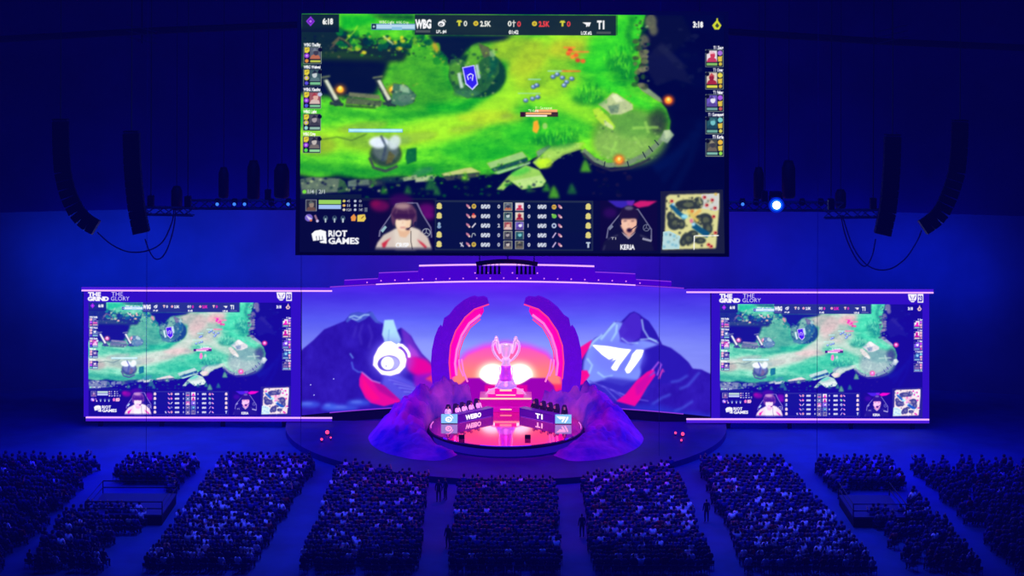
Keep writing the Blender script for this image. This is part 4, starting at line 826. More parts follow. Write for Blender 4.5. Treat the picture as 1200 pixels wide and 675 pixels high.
b = BM(); lathe(b, [(0, 1.95), (.36, 1.98), (.44, 2.12), (.34, 2.3), (.4, 2.5), (.36, 2.68), (0, 2.7)], seg=24); obj('knob', b, M['trophy'], tr, True)
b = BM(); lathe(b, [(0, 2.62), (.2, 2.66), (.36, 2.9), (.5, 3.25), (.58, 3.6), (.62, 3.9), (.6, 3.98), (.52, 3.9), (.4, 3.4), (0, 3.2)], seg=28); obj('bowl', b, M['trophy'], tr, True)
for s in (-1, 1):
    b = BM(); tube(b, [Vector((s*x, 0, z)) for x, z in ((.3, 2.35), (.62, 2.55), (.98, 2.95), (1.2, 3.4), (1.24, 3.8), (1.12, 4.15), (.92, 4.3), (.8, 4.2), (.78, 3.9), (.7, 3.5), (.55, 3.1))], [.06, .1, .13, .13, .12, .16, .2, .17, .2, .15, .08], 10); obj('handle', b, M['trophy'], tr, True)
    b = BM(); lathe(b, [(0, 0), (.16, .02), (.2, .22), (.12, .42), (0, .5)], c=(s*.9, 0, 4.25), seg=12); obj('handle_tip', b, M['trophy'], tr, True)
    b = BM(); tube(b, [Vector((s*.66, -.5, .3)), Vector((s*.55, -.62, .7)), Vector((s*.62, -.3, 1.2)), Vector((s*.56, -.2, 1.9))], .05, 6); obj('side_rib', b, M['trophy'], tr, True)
# ------------------------------------------------------------------ round stage, apron, rocks
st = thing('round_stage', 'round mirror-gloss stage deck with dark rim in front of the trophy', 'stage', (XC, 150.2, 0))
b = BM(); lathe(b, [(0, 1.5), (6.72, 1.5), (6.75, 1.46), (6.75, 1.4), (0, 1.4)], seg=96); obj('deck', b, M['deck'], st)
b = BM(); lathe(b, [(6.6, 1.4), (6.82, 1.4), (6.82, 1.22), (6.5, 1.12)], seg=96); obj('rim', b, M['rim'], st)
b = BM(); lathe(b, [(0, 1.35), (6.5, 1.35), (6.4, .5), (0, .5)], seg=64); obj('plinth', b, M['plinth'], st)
for s, a0, a1 in ((-1, 168, 186), (1, -6, 12)):
    b = BM(); tube(b, [Vector((6.6*math.cos(math.radians(a)), 6.6*math.sin(math.radians(a)), 1.53)) for a in np.linspace(a0, a1, 10)], .04, 6); obj('light_arc', b, M['lamp_pink'], st)
ap = BM(); pts = [Vector((XC + 20*math.cos(t), 156 + 19*math.sin(t), 0)) for t in np.linspace(PI, 2*PI, 60)]
prism(ap, pts, (0, 0, .5)); tag(obj('stage_apron', ap, M['apron']), 'wide dark stage apron curving out below the round stage and rocks', 'stage apron')
def vnoise(x, y, seed):
    def h(i, j): return (math.sin(i*127.1 + j*311.7 + seed*74.7)*43758.5453) % 1.0
    i, j = math.floor(x), math.floor(y); fx, fy = x-i, y-j; fx = fx*fx*(3-2*fx); fy = fy*fy*(3-2*fy)
    return ((h(i, j)*(1-fx)+h(i+1, j)*fx)*(1-fy) + (h(i, j+1)*(1-fx)+h(i+1, j+1)*fx)*fy)*2-1
def rocks(side, label):
    b = BM(); NT, NR = 120, 60; V = {}
    tk = [14, 24, 40, 60, 80, 92, 104, 118, 132, 146]; hk = [1.9, 2.6, 3.3, 3.3, 3.0, 2.6, 1.9, 1.2, .75, .4]; wk = [1.8, 2.2, 3.0, 4.6, 5.2, 5.2, 5.0, 4.6, 3.8, 2.6]
    for i in range(NT+1):
        th = 22 + (146-22)*i/NT; H = np.interp(th, tk, hk); W = np.interp(th, tk, wk); a = math.radians(th)
        for j in range(NR+1):
            q = j/NR; r = 6.95 + W*q
            x, y = side*r*math.sin(a), r*math.cos(a)
            prof = np.interp(q, [0, .06, .18, .34, .6, .85, 1], [.25, .7, .92, 1.0, .7, .3, 0])
            n = vnoise(x*.5, y*.5, 1+side)*.75 + abs(vnoise(x*1.1, y*1.1, 5))*.7 + vnoise(x*2.6, y*2.6, 8)*.26 - .2
            edge = min(1, i/5, (NT-i)/5)
            z = .45 + max(0, H*prof*(1+.38*n)*edge)
            V[i, j] = b.verts.new((x, y, z))
    for i in range(NT):
        for j in range(NR): b.faces.new((V[i, j], V[i+1, j], V[i+1, j+1], V[i, j+1]))
    o = obj('rock_formation', b, M['rock']); o.location = (XC, 150.2, 0); tag(o, label, 'rock')
rocks(-1, 'craggy purple rock mass hugging the left side of the round stage')
rocks(1, 'craggy purple rock mass hugging the right side of the round stage')
# ------------------------------------------------------------------ people
def skin_mesh(name, joints, edges, mats_fn, mats, sub=1):
    me = bpy.data.meshes.new(name); me.from_pydata([j[0] for j in joints], edges, [])
    o = bpy.data.objects.new(name, me); COL.objects.link(o)
    md = o.modifiers.new('Skin', 'SKIN'); md.use_smooth_shade = True
    sv = me.skin_vertices[0].data
    for i, j in enumerate(joints):
        r = j[1]; sv[i].radius = r if isinstance(r, tuple) else (r, r)
        sv[i].use_root = (i == 0)
    if sub: o.modifiers.new('Sub', 'SUBSURF').levels = sub
    dg = bpy.context.evaluated_depsgraph_get(); dg.update()
    out = bpy.data.meshes.new_from_object(o.evaluated_get(dg), depsgraph=dg); out.name = name
    bpy.data.objects.remove(o); bpy.data.meshes.remove(me)
    out.materials.clear()
    for m in mats: out.materials.append(m)
    for p in out.polygons:
        p.material_index = mats_fn(p.center); p.use_smooth = True
    return out
def seated(arm='lap', lean=0.0, turn=0.0):
    J = []; E = []
    def j(x, y, z, r, par=None):
        J.append(((x, y, z), r)); i = len(J)-1
        if par is not None: E.append((par, i))
        return i
    L = lean
    pel = j(0, 0, .53, (.17, .13)); wa = j(0, -.03+L*.3, .75, (.145, .105), pel); ch = j(0, -.03+L*.7, .97, (.18, .115), wa); ne = j(0, L, 1.13, .052, ch)
    h0 = j(.02*turn, .02+L, 1.2, (.07, .085), ne); h1 = j(.03*turn, .025+L, 1.29, (.085, .1), h0); h2 = j(.02*turn, .01+L, 1.38, (.06, .07), h1)
    for s in (-1, 1):
        sh = j(s*.19, -.03+L*.75, 1.05, .07, ch)
        if arm == 'up' or (arm == 'one' and s > 0):
            el = j(s*.27, .12+L, 1.05, .05, sh); ha = j(s*.2, .26+L, 1.3, .038, el); j(s*.19, .28+L, 1.4, .036, ha)
        else:
            el = j(s*.26, .05+L*.5, .8, .052, sh); ha = j(s*.15, .3, .7, .04, el); j(s*.1, .37, .68, .036, ha)
        hp = j(s*.1, .06, .52, .1, pel); kn = j(s*.13, .45, .52, .075, hp); an = j(s*.13, .42, .1, .05, kn); j(s*.13, .55, .05, .045, an)
    return J, E, L
def person_mats(L):
    def f(c):
        if c.z > 1.155:                                        # head: hair on the back and crown, face in front
            return 1 if (c.y < L+.055 or c.z > 1.37) else 0
        if c.z > 1.115 and abs(c.x) < .1: return 0
        if c.z > 1.2: return 0
        if c.z < .62 and c.y > -.3: 
            return 3
        if c.y > .27: return 0
        return 2
    return f
def arm_fix(me, L):
    for p in me.polygons:
        c = p.center
        if abs(c.x) > .12 and c.z > 1.12: p.material_index = 0 if c.z > 1.22 else 2
POSES = [('lap', 0.0, 0), ('lap', .08, .6), ('one', .0, -.5), ('up', .04, 0)]
HI, LO = {}, {}
for pi, (arm, lean, turn) in enumerate(POSES):
    J, E, L = seated(arm, lean, turn)
    for lvl, D_ in ((1, HI), (0, LO)):
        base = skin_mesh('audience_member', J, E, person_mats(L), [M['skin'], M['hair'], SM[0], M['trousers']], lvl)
        arm_fix(base, L); D_[pi] = base
HIV = {}
def hi_variant(pi, si, hi_):
    k = (pi, si, hi_)
    if k not in HIV:
        me = HI[pi].copy(); me.materials[2] = SM[si]; me.materials[1] = M['hair2'] if hi_ else M['hair']; HIV[k] = me
    return HIV[k]
def chair_bm():
    b = BM()
    box(b, (0, -.02, .375), (.44, .42, .03)); box(b, (0, -.24, .6), (.44, .04, .24), rot=Matrix.Rotation(.12, 3, 'X'))
    for sx in (-.2, .2):
        tube(b, [Vector((sx, -.25, .7)), Vector((sx, -.2, .4)), Vector((sx, -.24, 0))], .014, 5); tube(b, [Vector((sx, .17, .37)), Vector((sx, .19, 0))], .014, 5)
    return b
# aisles across the floor, as strips kept clear of seats
AIS = [((120, 150, 547), (70, 93, 600)), ((233, 260, 547), (163, 200, 627)), ((368, 398, 552), (293, 347, 675)), ((503, 537, 573), (490, 523, 675)), ((650, 678, 573), (660, 692, 675)),
       ((789, 818, 552), (838, 874, 675)), ((916, 951, 550), (990, 1030, 633)), ((1043, 1066, 550), (1088, 1116, 600))]
def aisle_span(k, D):
    (l0, r0, y0), (l1, r1, y1) = AIS[k]
    a0, b0 = floor_pt(l0, y0), floor_pt(r0, y0); a1, b1 = floor_pt(l1, y1), floor_pt(r1, y1)
    f = lambda p, q: p.x + (q.x-p.x)*(D-p.y)/(q.y-p.y)
    return f(a0, a1), f(b0, b1)
BLOCK = ['far left edge block', 'outer left block', 'bright left block', 'left block beside the centre', 'dark centre block', 'right block beside the centre', 'bright right block', 'outer right block', 'far right edge block']
PALE = [.06, .12, .30, .18, .02, .16, .30, .10, .05]
plats = []
rr = random.Random(3); seats = []
row = 0; D = 115.9
while D < 142.5:
    lim = 600*D/F + .6; spans = [aisle_span(k, D) for k in range(8)]
    zfront = 137.6 if True else 0
    x = -lim
    while x < lim:
        x += .56
        if any(a-.15 < x < b+.15 for a, b in spans): continue
        t = (x-XC)/20.0
        if abs(t) < 1 and D > 156 - 19*math.sqrt(1-t*t) - 1.2: continue
        bl = sum(1 for a, b in spans if x > (a+b)/2)
        p, q = project(x, D, 0)
        if 92 < p < 196 and 571 < q < 606: continue
        if 994 < p < 1070 and 575 < q < 610: continue
        dens = .93
        if bl in (0, 8): dens = .5
        if bl in (1, 7) and q > 606: dens = .55
        if rr.random() > dens: continue
        seats.append((D + rr.uniform(-.12, .12), x + rr.uniform(-.1, .1), bl, row))
    row += 1; D += .92
print('seats', len(seats))
def pick_shirt(bl, D, x):
    p = PALE[bl]
    if bl in (2, 6) : p *= 1.15 if D < 128 else .7
    u = rr.random()
    if u < p: return 4 if rr.random() < .55 else 3
    if u < p + .06: return 2
    if u < p + .115: return 5
    return 1 if rr.random() < .4 else 0
ORD = ['nearest', 'second nearest', 'third nearest', 'fourth nearest', 'fifth nearest', 'sixth nearest']
cb = chair_bm(); cme = bpy.data.meshes.new('folding_chair'); cb.to_mesh(cme); cb.free(); cme.materials.append(M['seatblack'])
NEAR = 300
near, far = seats[:NEAR], seats[NEAR:]
pink = min(range(NEAR), key=lambda i: (seats[i][1]-floor_pt(201, 652).x)**2 + (seats[i][0]-floor_pt(201, 652).y)**2)
for (D, x, bl, rw) in near:
    si = pick_shirt(bl, D, x); pi = rr.choices(range(4), (6, 4, 1, .6))[0]
    if (D, x, bl, rw) == seats[pink]: si, pi = 6, 1
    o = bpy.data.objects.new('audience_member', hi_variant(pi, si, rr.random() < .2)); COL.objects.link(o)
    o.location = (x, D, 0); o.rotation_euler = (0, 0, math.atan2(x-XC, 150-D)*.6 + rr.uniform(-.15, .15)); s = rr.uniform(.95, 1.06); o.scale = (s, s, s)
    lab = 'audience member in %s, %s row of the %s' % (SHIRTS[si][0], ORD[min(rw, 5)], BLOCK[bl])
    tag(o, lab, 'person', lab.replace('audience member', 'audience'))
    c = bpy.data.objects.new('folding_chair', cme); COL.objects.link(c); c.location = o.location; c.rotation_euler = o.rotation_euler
    lab = 'black folding chair in the %s row of the %s' % (ORD[min(rw, 5)], BLOCK[bl]); tag(c, lab, 'chair', lab.replace('black folding chair', 'chairs'))
def merged(name, items, mats):
    """items: (mesh arrays, 4x4 matrix, material map) -> one mesh"""
    Vs, Ls, Ss, Ms = [], [], [], []; vo = lo = 0
    for (V, Lp, St, Mi), Mx, mp in items:
        A = np.array(Mx); Vs.append(V @ A[:3, :3].T + A[:3, 3]); Ls.append(Lp+vo); Ss.append(St+lo); Ms.append(mp[Mi]); vo += len(V); lo += len(Lp)
    V, L_, S, Mi = [np.concatenate(q) for q in (Vs, Ls, Ss, Ms)]
    me = bpy.data.meshes.new(name); me.vertices.add(len(V)); me.vertices.foreach_set('co', V.reshape(-1).astype(np.float32))
    me.loops.add(len(L_)); me.loops.foreach_set('vertex_index', L_.astype(np.int32)); me.polygons.add(len(S)); me.polygons.foreach_set('loop_start', S.astype(np.int32))
    me.polygons.foreach_set('material_index', Mi.astype(np.int32)); me.update(calc_edges=True)
    for m in mats: me.materials.append(m)
    o = bpy.data.objects.new(name, me); COL.objects.link(o); return o
def arrays(me):
    V = np.empty(len(me.vertices)*3); me.vertices.foreach_get('co', V)
    L_ = np.empty(len(me.loops), np.int32); me.loops.foreach_get('vertex_index', L_)
    S = np.empty(len(me.polygons), np.int32); me.polygons.foreach_get('loop_start', S); Mi = np.empty(len(me.polygons), np.int32); me.polygons.foreach_get('material_index', Mi)
    return V.reshape(-1, 3), L_, S, Mi
LOA = {k: arrays(v) for k, v in LO.items()}; CHA = arrays(cme)
CM = [M['skin'], M['hair'], M['hair2'], M['trousers']] + SM
items, chairs = [], []
for (D, x, bl, rw) in far:
    si = pick_shirt(bl, D, x); pi = rr.choices(range(4), (6, 4, 1, .6))[0]; s = rr.uniform(.95, 1.06)
    Mx = Matrix.Translation((x, D, 0)) @ Matrix.Rotation(math.atan2(x-XC, 152-D)*.5 + rr.uniform(-.15, .15), 4, 'Z')
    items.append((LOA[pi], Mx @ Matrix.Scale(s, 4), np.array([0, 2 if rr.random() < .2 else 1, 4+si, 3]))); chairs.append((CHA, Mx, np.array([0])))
tag(merged('audience_crowd', items, CM), 'dense seated crowd filling the floor blocks further towards the stage', 'crowd', kind='stuff')
tag(merged('chair_rows', chairs, [M['seatblack']]), 'rows of black folding chairs under the crowd further towards the stage', 'chairs', kind='stuff')
# stewards standing in the aisles
def standing():
    J = []; E = []
    def j(x, y, z, r, par=None):
        J.append(((x, y, z), r)); i = len(J)-1
        if par is not None: E.append((par, i))
        return i
    pel = j(0, 0, .95, (.16, .11)); wa = j(0, 0, 1.15, (.14, .1), pel); ch = j(0, 0, 1.36, (.17, .11), wa); ne = j(0, .01, 1.51, .052, ch)
    h0 = j(0, .02, 1.57, (.07, .085), ne); h1 = j(0, .03, 1.66, (.082, .1), h0); j(0, .02, 1.745, (.06, .07), h1)
    for s in (-1, 1):
        sh = j(s*.18, 0, 1.42, .065, ch); el = j(s*.25, -.02, 1.14, .05, sh); ha = j(s*.25, .08, .9, .036, el); j(s*.24, .11, .81, .036, ha)
        hp = j(s*.1, 0, .9, .1, pel); kn = j(s*.12, .02, .5, .07, hp); an = j(s*.12, -.01, .09, .048, kn); j(s*.13, .13, .05, .045, an)
    return J, E
def stand_mats(c):
    if c.z > 1.54: return 1 if (c.y < .05 or c.z > 1.73) else 0
    if c.z > 1.49: return 0
    if c.z < .88 and abs(c.x) > .2: return 0
    return 3 if c.z < .95 and abs(c.x) < .21 else 2
J, E = standing(); sme = skin_mesh('steward', J, E, stand_mats, [M['skin'], M['hair'], SM[0], M['trousers']])
for (px_, py_, rz, lab) in ((682, 630, .3, 'steward in dark clothes standing at the edge of the pink aisle right of centre'), (525, 643, 2.6, 'steward in dark clothes standing low in the aisle left of centre'), (514, 588, PI, 'dark steward at the far end of the aisle left of centre, left one'), (522, 586, 2.2, 'dark steward at the far end of the aisle left of centre, right one'), (828, 612, .2, 'steward in dark clothes standing in the blue aisle left of the bright right block')):
    p = floor_pt(px_, py_); o = bpy.data.objects.new('steward', sme); COL.objects.link(o); o.location = (p.x, p.y, 0); o.rotation_euler = (0, 0, rz); tag(o, lab, 'person')
# ------------------------------------------------------------------ team desks, players
def flat_text(name, txt, m, parent, M4, w, h, bold=.03):
    t = text_tris(txt, bold); mn = t.reshape(-1, 2).min(0); mx = t.reshape(-1, 2).max(0)
    b = BM()
    for tri in t: 
        q = [((p[0]-mn[0])/(mx[0]-mn[0])-.5, (p[1]-mn[1])/(mx[1]-mn[1])-.5) for p in tri]
        try: b.faces.new([b.verts.new(M4 @ Vector((x*w, 0, y*h))) for x, y in q])
        except Exception: pass
    bmesh.ops.remove_doubles(b, verts=b.verts[:], dist=1e-4)
    return obj(name, b, m, parent)
plj, ple, pll = seated('lap', .05, 0)
def rot_me(me):     # players face the audience
    me.transform(Matrix.Rotation(PI, 4, 'Z')); return me
PW = mat('white_jersey', (250, 244, 250), .8, emit=(255, 190, 245), es=.25); PB = mat('black_jersey', (20, 14, 40), .8)  # white jersey given a faint glow to look brightly lit
def player_mats(c):
    if c.z > 1.11 and abs(c.x) < .13: return 0
    if c.z < .62: return 2
    return 0 if c.y > .27 else 1
PLB = {}
for nm, m in (('w', PW), ('b', PB)): PLB[nm] = skin_mesh('person', plj, ple, player_mats, [M['skin'], m, M['trousers'], M['hair']])
def add_face(me):
    b = BM(); b.from_mesh(me)
    def blob(x, y, z, r, mi, sy=1.0):
        rv = bmesh.ops.create_icosphere(b, subdivisions=1, radius=r)['verts']
        for v in rv: v.co = Vector((v.co.x, v.co.y*sy, v.co.z)) + Vector((x, y, z))
        for f in {f for v in rv for f in v.link_faces}: f.material_index = mi
    for s in (-1, 1): blob(s*.03, .168, 1.295, .011, 3); blob(s*.088, .07, 1.285, .018, 0)
    blob(0, .178, 1.265, .016, 0); b.to_mesh(me); b.free()
for me in PLB.values(): add_face(me)
def hair_bm():
    b = BM(); bmesh.ops.create_uvsphere(b, u_segments=14, v_segments=10, radius=1.0)
    bmesh.ops.transform(b, matrix=Matrix.Translation((0, .055, 1.325)) @ Matrix.Diagonal((.105, .125, .105, 1)), verts=b.verts[:])
    bmesh.ops.delete(b, geom=[v for v in b.verts if v.co.z < 1.22 or (v.co.y > .1 and v.co.z < 1.33)], context='VERTS'); return b
def headset_bm():
    b = BM(); tube(b, [Vector((.115*math.sin(t), .05, 1.3+.125*math.cos(t))) for t in np.linspace(-1.6, 1.6, 10)], .012, 6)
    for s in (-1, 1): box(b, (s*.115, .05, 1.29), (.035, .07, .08), bevel=.01)
    return b
def game_chair(name, label, loc, rz, group):
    r = thing(name, label, 'chair', loc, rz, group)
    b = BM(); box(b, (0, 0, .46), (.5, .5, .1), bevel=.03); obj('seat', b, M['chair'], r)
    b = BM(); prism(b, [Vector(p) for p in ((-.24, -.3, .5), (-.28, -.34, .95), (-.2, -.38, 1.3), (-.13, -.39, 1.42), (.13, -.39, 1.42), (.2, -.38, 1.3), (.28, -.34, .95), (.24, -.3, .5))], (0, .09, 0)); obj('backrest', b, M['chair'], r)
    for s in (-1, 1):
        b = BM(); box(b, (s*.29, -.02, .68), (.06, .28, .04)); box(b, (s*.29, -.06, .57), (.04, .05, .2)); obj('armrest', b, M['black'], r)
    b = BM(); tube(b, [Vector((0, 0, .42)), Vector((0, 0, .1))], .03, 8)
    for k in range(5): a = k*2*PI/5; tube(b, [Vector((0, 0, .1)), Vector((.3*math.cos(a), .3*math.sin(a), .04))], .022, 6)
    obj('base', b, M['black'], r)
def team(mir, side, jersey, dname):
    def mx(x): return 1186.6-x if mir else x
    def FP(px_, D): return Vector((P(mx(px_), 496, D).x, D, 1.5))
    a, c = FP(536.5, 151.0), FP(578, 153.7)
    dirv = (c-a); ln = dirv.length; dirv.normalize()
    nrm = Vector((dirv.y, -dirv.x, 0)); 
    if nrm.y > 0: nrm = -nrm
    rz = math.atan2(dirv.y, dirv.x) if not mir else math.atan2(-dirv.y, -dirv.x)
    d = thing('team_desk', '%s team desk with a lit logo panel at its outer end and white lettering' % side, 'desk', tuple((a+c)/2), rz)
    Ri = Matrix.Rotation(-rz, 4, 'Z')
    def L(v): return Ri @ (v - d.location)
    def lbox(name, p0, p1, z0, z1, th, m, off=0.0):
        b = BM(); q = [p0 + nrm*off, p1 + nrm*off, p1 + nrm*(off-th), p0 + nrm*(off-th)]
        prism(b, [L(Vector((v.x, v.y, z0))) for v in q], (0, 0, z1-z0)); return obj(name, b, m, d)
    lbox('front_panel', a, c, 1.5, 2.24, .06, M['desk']); lbox('table_top', a, c, 2.24, 2.29, .75, M['desk'], .03)
    lbox('end_panel', a, a + dirv*.05, 1.5, 2.24, .7, M['desk'], -.05); lbox('end_panel', c - dirv*.05, c, 1.5, 2.24, .7, M['desk'], -.05)
    lbox('base_light', a + dirv*.2, c - dirv*.2, 1.53, 1.56, .03, M['violet_dim'], .03)
    txt, (t0, t1) = ('WEIBO', (545, 563.4)) if not mir else ('T1', (550.2, 558.8))
    f0 = (t0-536.5)/(578-536.5); f1 = (t1-536.5)/(578-536.5); mid = a + dirv*(ln*(f0+f1)/2); w = ln*(f1-f0)
    M4 = Matrix.Translation(L(Vector((mid.x, mid.y, 1.9)) + nrm*.04)) @ Matrix.Identity(4)
    flat_text('lettering', txt, M['white_led'], d, M4, w, .46, .05)
    # lit logo panel facing the hall at the outer end
    p0, p1 = FP(517, 150.9), FP(536, 150.9)
    if p0.x > p1.x: p0, p1 = p1, p0
    b = BM(); q = [Vector((v.x, v.y, z)) for v, z in ((p0, 1.56), (p1, 1.56), (p1, 2.34), (p0, 2.34))]
    prism(b, [L(v) for v in q], Ri @ Vector((0, .12, 0))); lg = obj('logo_panel', b, M['logo_bg'], d)
    b = BM(); q = [Vector((v.x, v.y+.02, z)) for v, z in ((p0, 1.5), (p1, 1.5), (p1, 1.56), (p0, 1.56))]; prism(b, [L(v) for v in q], Ri @ Vector((0, .1, 0))); obj('panel_foot', b, M['rim'], d)
    m0 = (p0+p1)/2; b = BM()
    def put(pts): b.faces.new([b.verts.new(L(Vector((m0.x+x, m0.y-.02, 1.95+z)))) for x, z in pts])
    if not mir:
        ring = [(math.cos(t), math.sin(t)) for t in np.linspace(0, 2*PI, 21)]
        for (u0, v0), (u1, v1) in zip(ring, ring[1:]): put([(u0*.3-.05, v0*.24-.04), (u1*.3-.05, v1*.24-.04), (u1*.17-.05, v1*.13-.05), (u0*.17-.05, v0*.13-.05)])
        put([(u*.09-.07, v*.07-.06) for u, v in ring[:-1]])
        for r0, r1 in ((.30, .36),): 
            aa = np.linspace(.1, 1.5, 7)
            for t0_, t1_ in zip(aa, aa[1:]): put([(math.cos(t0_)*r0, math.sin(t0_)*r0), (math.cos(t1_)*r0, math.sin(t1_)*r0), (math.cos(t1_)*r1, math.sin(t1_)*r1), (math.cos(t0_)*r1, math.sin(t0_)*r1)])
    else:
        put([(-.6, .26), (-.18, .24), (.24, .22), (.16, .06), (-.06, -.28), (-.16, -.2), (-.02, .04), (-.3, -.02)]); put([(.3, .22), (.46, .22), (.4, 0), (.18, -.32), (.08, -.3), (.24, .02)])
    obj('logo_mark', b, M['white_led'], lg)
    where = ['at the outer end of', 'second from the outer end of', 'in the middle of', 'second from the inner end of', 'at the inner end of']
    for k, (px_, sy) in enumerate(((525, 482), (536.2, 480.6), (544, 478.8), (552, 477), (560.6, 474.6))):
        D = 36.58*F/sy; x = P(mx(px_), sy, D).x
        fz = math.atan2(nrm.x, -nrm.y)*.8 if k else 0.0
        o = bpy.data.objects.new('person', PLB[jersey]); COL.objects.link(o); o.location = (x, D, 1.5); o.rotation_euler = (0, 0, PI + fz)
        tag(o, '%s-jerseyed player with headset, seated %s the %s team desk' % (dname, where[k], side), 'person', None)
        h = obj('hair', hair_bm(), M['hair'], o, True); g = obj('headset', headset_bm(), M['black'], o)
        back = Matrix.Rotation(PI + fz, 3, 'Z') @ Vector((0, -.05, 0))
        game_chair('gaming_chair', 'dark high-backed chair behind the player %s the %s team desk' % (where[k], side), (x+back.x, D+back.y, 1.5), PI + fz, None)
team(False, 'left', 'w', 'white'); team(True, 'right', 'b', 'black')
for px_, lab in ((541, 'small dark floor monitor at the front edge of the round stage, left'), (618.4, 'small dark floor monitor at the front edge of the round stage, right')):
    p = floor_pt(px_, 514, 1.5); r = thing('stage_monitor', lab, 'speaker', (p.x, p.y, 1.5))
    b = BM(); prism(b, [Vector(q) for q in ((-.25, -.15, 0), (-.25, .2, 0), (-.25, .2, .12), (-.25, -.12, .34))], (.5, 0, 0)); obj('cabinet', b, M['black'], r)
    b = BM(); prism(b, [Vector(q) for q in ((-.22, .19, .14), (.22, .19, .14), (.22, -.1, .35), (-.22, -.1, .35))], (0, .01, .015)); obj('grille', b, M['dark'], r)
# ------------------------------------------------------------------ small red lamps on the apron
for px_, py_, s, lab in ((365, 516, 1, 'red floor lamp left of the stage, leftmost of its cluster'), (369.5, 516.4, .7, 'small red floor lamp left of the stage, second from the left'), (377, 516, .7, 'small red floor lamp left of the stage, third from the left'), (383.6, 507.6, 1.1, 'red floor lamp left of the stage, set highest of its cluster'), (387.6, 514, .5, 'tiny red floor lamp left of the stage, rightmost of its cluster'),
                         (791.5, 508.4, .7, 'small red floor lamp right of the stage, leftmost of its cluster'), (800, 509.6, 1, 'red floor lamp right of the stage, second from the left'), (798.4, 517, .6, 'tiny red floor lamp right of the stage, below the pair'), (815.6, 517.6, 1.15, 'large red floor lamp right of the stage, rightmost of its cluster')):
    p = floor_pt(px_, py_+2, .5 if 370 < px_ < 815 else .0); z0 = p.z
    r = thing('floor_lamp', lab, 'lamp', tuple(p)); s *= .9
    b = BM(); lathe(b, [(0, 0), (.16*s, 0), (.16*s, .05), (.05*s, .07), (.05*s, .14), (0, .14)], seg=12); obj('stand', b, M['black'], r)
    b = BM(); tube(b, [Vector((0, .28*s, .3)), Vector((0, -.05*s, .24))], [.13*s, .17*s], 14); obj('lamp_housing', b, M['black'], r)
    b = BM(); bmesh.ops.create_uvsphere(b, u_segments=12, v_segments=8, radius=.17*s); bmesh.ops.transform(b, matrix=Matrix.Translation((0, -.08*s, .25)), verts=b.verts[:]); obj('lens', b, M['red_lamp'], r)
# ------------------------------------------------------------------ line array loudspeakers
def line_array(pts, wpx, n, D, yaw, label, depth=1.0):
    top = P(pts[0][0], pts[0][1], D)
    r = thing('line_array_speaker', label, 'speaker', tuple(top))
    pp = np.array(pts, float); seg = np.hypot(*np.diff(pp, axis=0).T); cum = np.concatenate([[0], np.cumsum(seg)])
    w = wpx*D/F
    for k in range(n):
        s0 = cum[-1]*(k+.04)/n; s1 = cum[-1]*(k+.96)/n
        q0 = P(np.interp(s0, cum, pp[:, 0]), np.interp(s0, cum, pp[:, 1]), D) - r.location; q1 = P(np.interp(s1, cum, pp[:, 0]), np.interp(s1, cum, pp[:, 1]), D) - r.location
        t = (q1-q0); h = t.length; ang = math.atan2(t.x, -t.z)
        b = BM(); R = Matrix.Rotation(-ang, 3, 'Y') @ Matrix.Rotation(yaw, 3, 'Z')
        box(b, (q0+q1)/2, (w, depth, h), rot=R, bevel=.03)
        o = obj('speaker_cabinet', b, M['black'], r)
    b = BM(); box(b, (0, 0, .12), (w*.9, depth*.8, .1)); tube(b, [Vector((0, 0, .12)), Vector((0, 0, 47.97-top.z))], .035, 6); obj('rigging_frame', b, M['black'], r)
line_array([(71, 142), (71.5, 175), (73.5, 202), (79, 226), (88, 246), (99, 259), (113, 267)], 19, 14, 132, .2, 'outermost curved hanging loudspeaker column at far left, tail swept right')
line_array([(154, 156), (155, 190), (157, 216), (160, 244), (166, 273)], 19, 13, 132, .1, 'inner hanging loudspeaker column at left, nearly straight')
line_array([(1046, 160), (1045, 195), (1043, 222), (1040, 248), (1034, 275)], 19, 13, 132, -.1, 'inner hanging loudspeaker column at right, nearly straight')
line_array([(1125, 143), (1124, 176), (1121, 203), (1114, 226), (1105, 246), (1095, 258), (1081, 267)], 19, 14, 132, -.2, 'outermost curved hanging loudspeaker column at far right, tail swept left')
# ------------------------------------------------------------------ trusses
def truss(name, label, a, c, size, hang=True):
    a, c = Vector(a), Vector(c); r = thing(name, label, 'truss', tuple((a+c)/2)); o = r.location
    d = (c-a).normalized(); up = Vector((0, 0, 1)); sd = d.cross(up).normalized(); L_ = (c-a).length
    cr = [sd*sx*size/2 + up*sz*size/2 for sx, sz in ((-1, -1), (1, -1), (1, 1), (-1, 1))]
    for v in cr:
        b = BM(); tube(b, [a+v-o, c+v-o], .075, 6); obj('chord', b, M['truss'], r)
    b = BM(); n = max(2, int(L_/size/1.2))
    for q in range(4):
        u, v = cr[q], cr[(q+1) % 4]
        for k in range(n):
            p0 = a + d*(L_*k/n); p1 = a + d*(L_*(k+1)/n)
            if k % 2: tube(b, [p0+u-o, p1+v-o], .045, 4)
            else: tube(b, [p0+v-o, p1+u-o], .045, 4)
    obj('lacing', b, M['truss'], r)
    if hang:
        for f in (.12, .88):
            p = a + d*(L_*f) - o
            b = BM(); tube(b, [p + Vector((0, 0, size/2)), p + Vector((0, 0, 47.97-o.z))], .04, 6); obj('hoist_cable', b, M['black'], r)
            b = BM(); box(b, p + Vector((0, 0, size/2+.5)), (.5, .5, .9), bevel=.05); obj('chain_hoist', b, M['black'], r)
DTRUSS = 146
truss('lighting_truss', 'long lighting truss passing behind the hanging video screen', P(222, 239.5, DTRUSS), P(988, 242, DTRUSS), .7)
truss('speaker_truss', 'short truss segment stepped below the left end of the long lighting truss', P(170, 247, 138), P(227, 248, 138), .6)
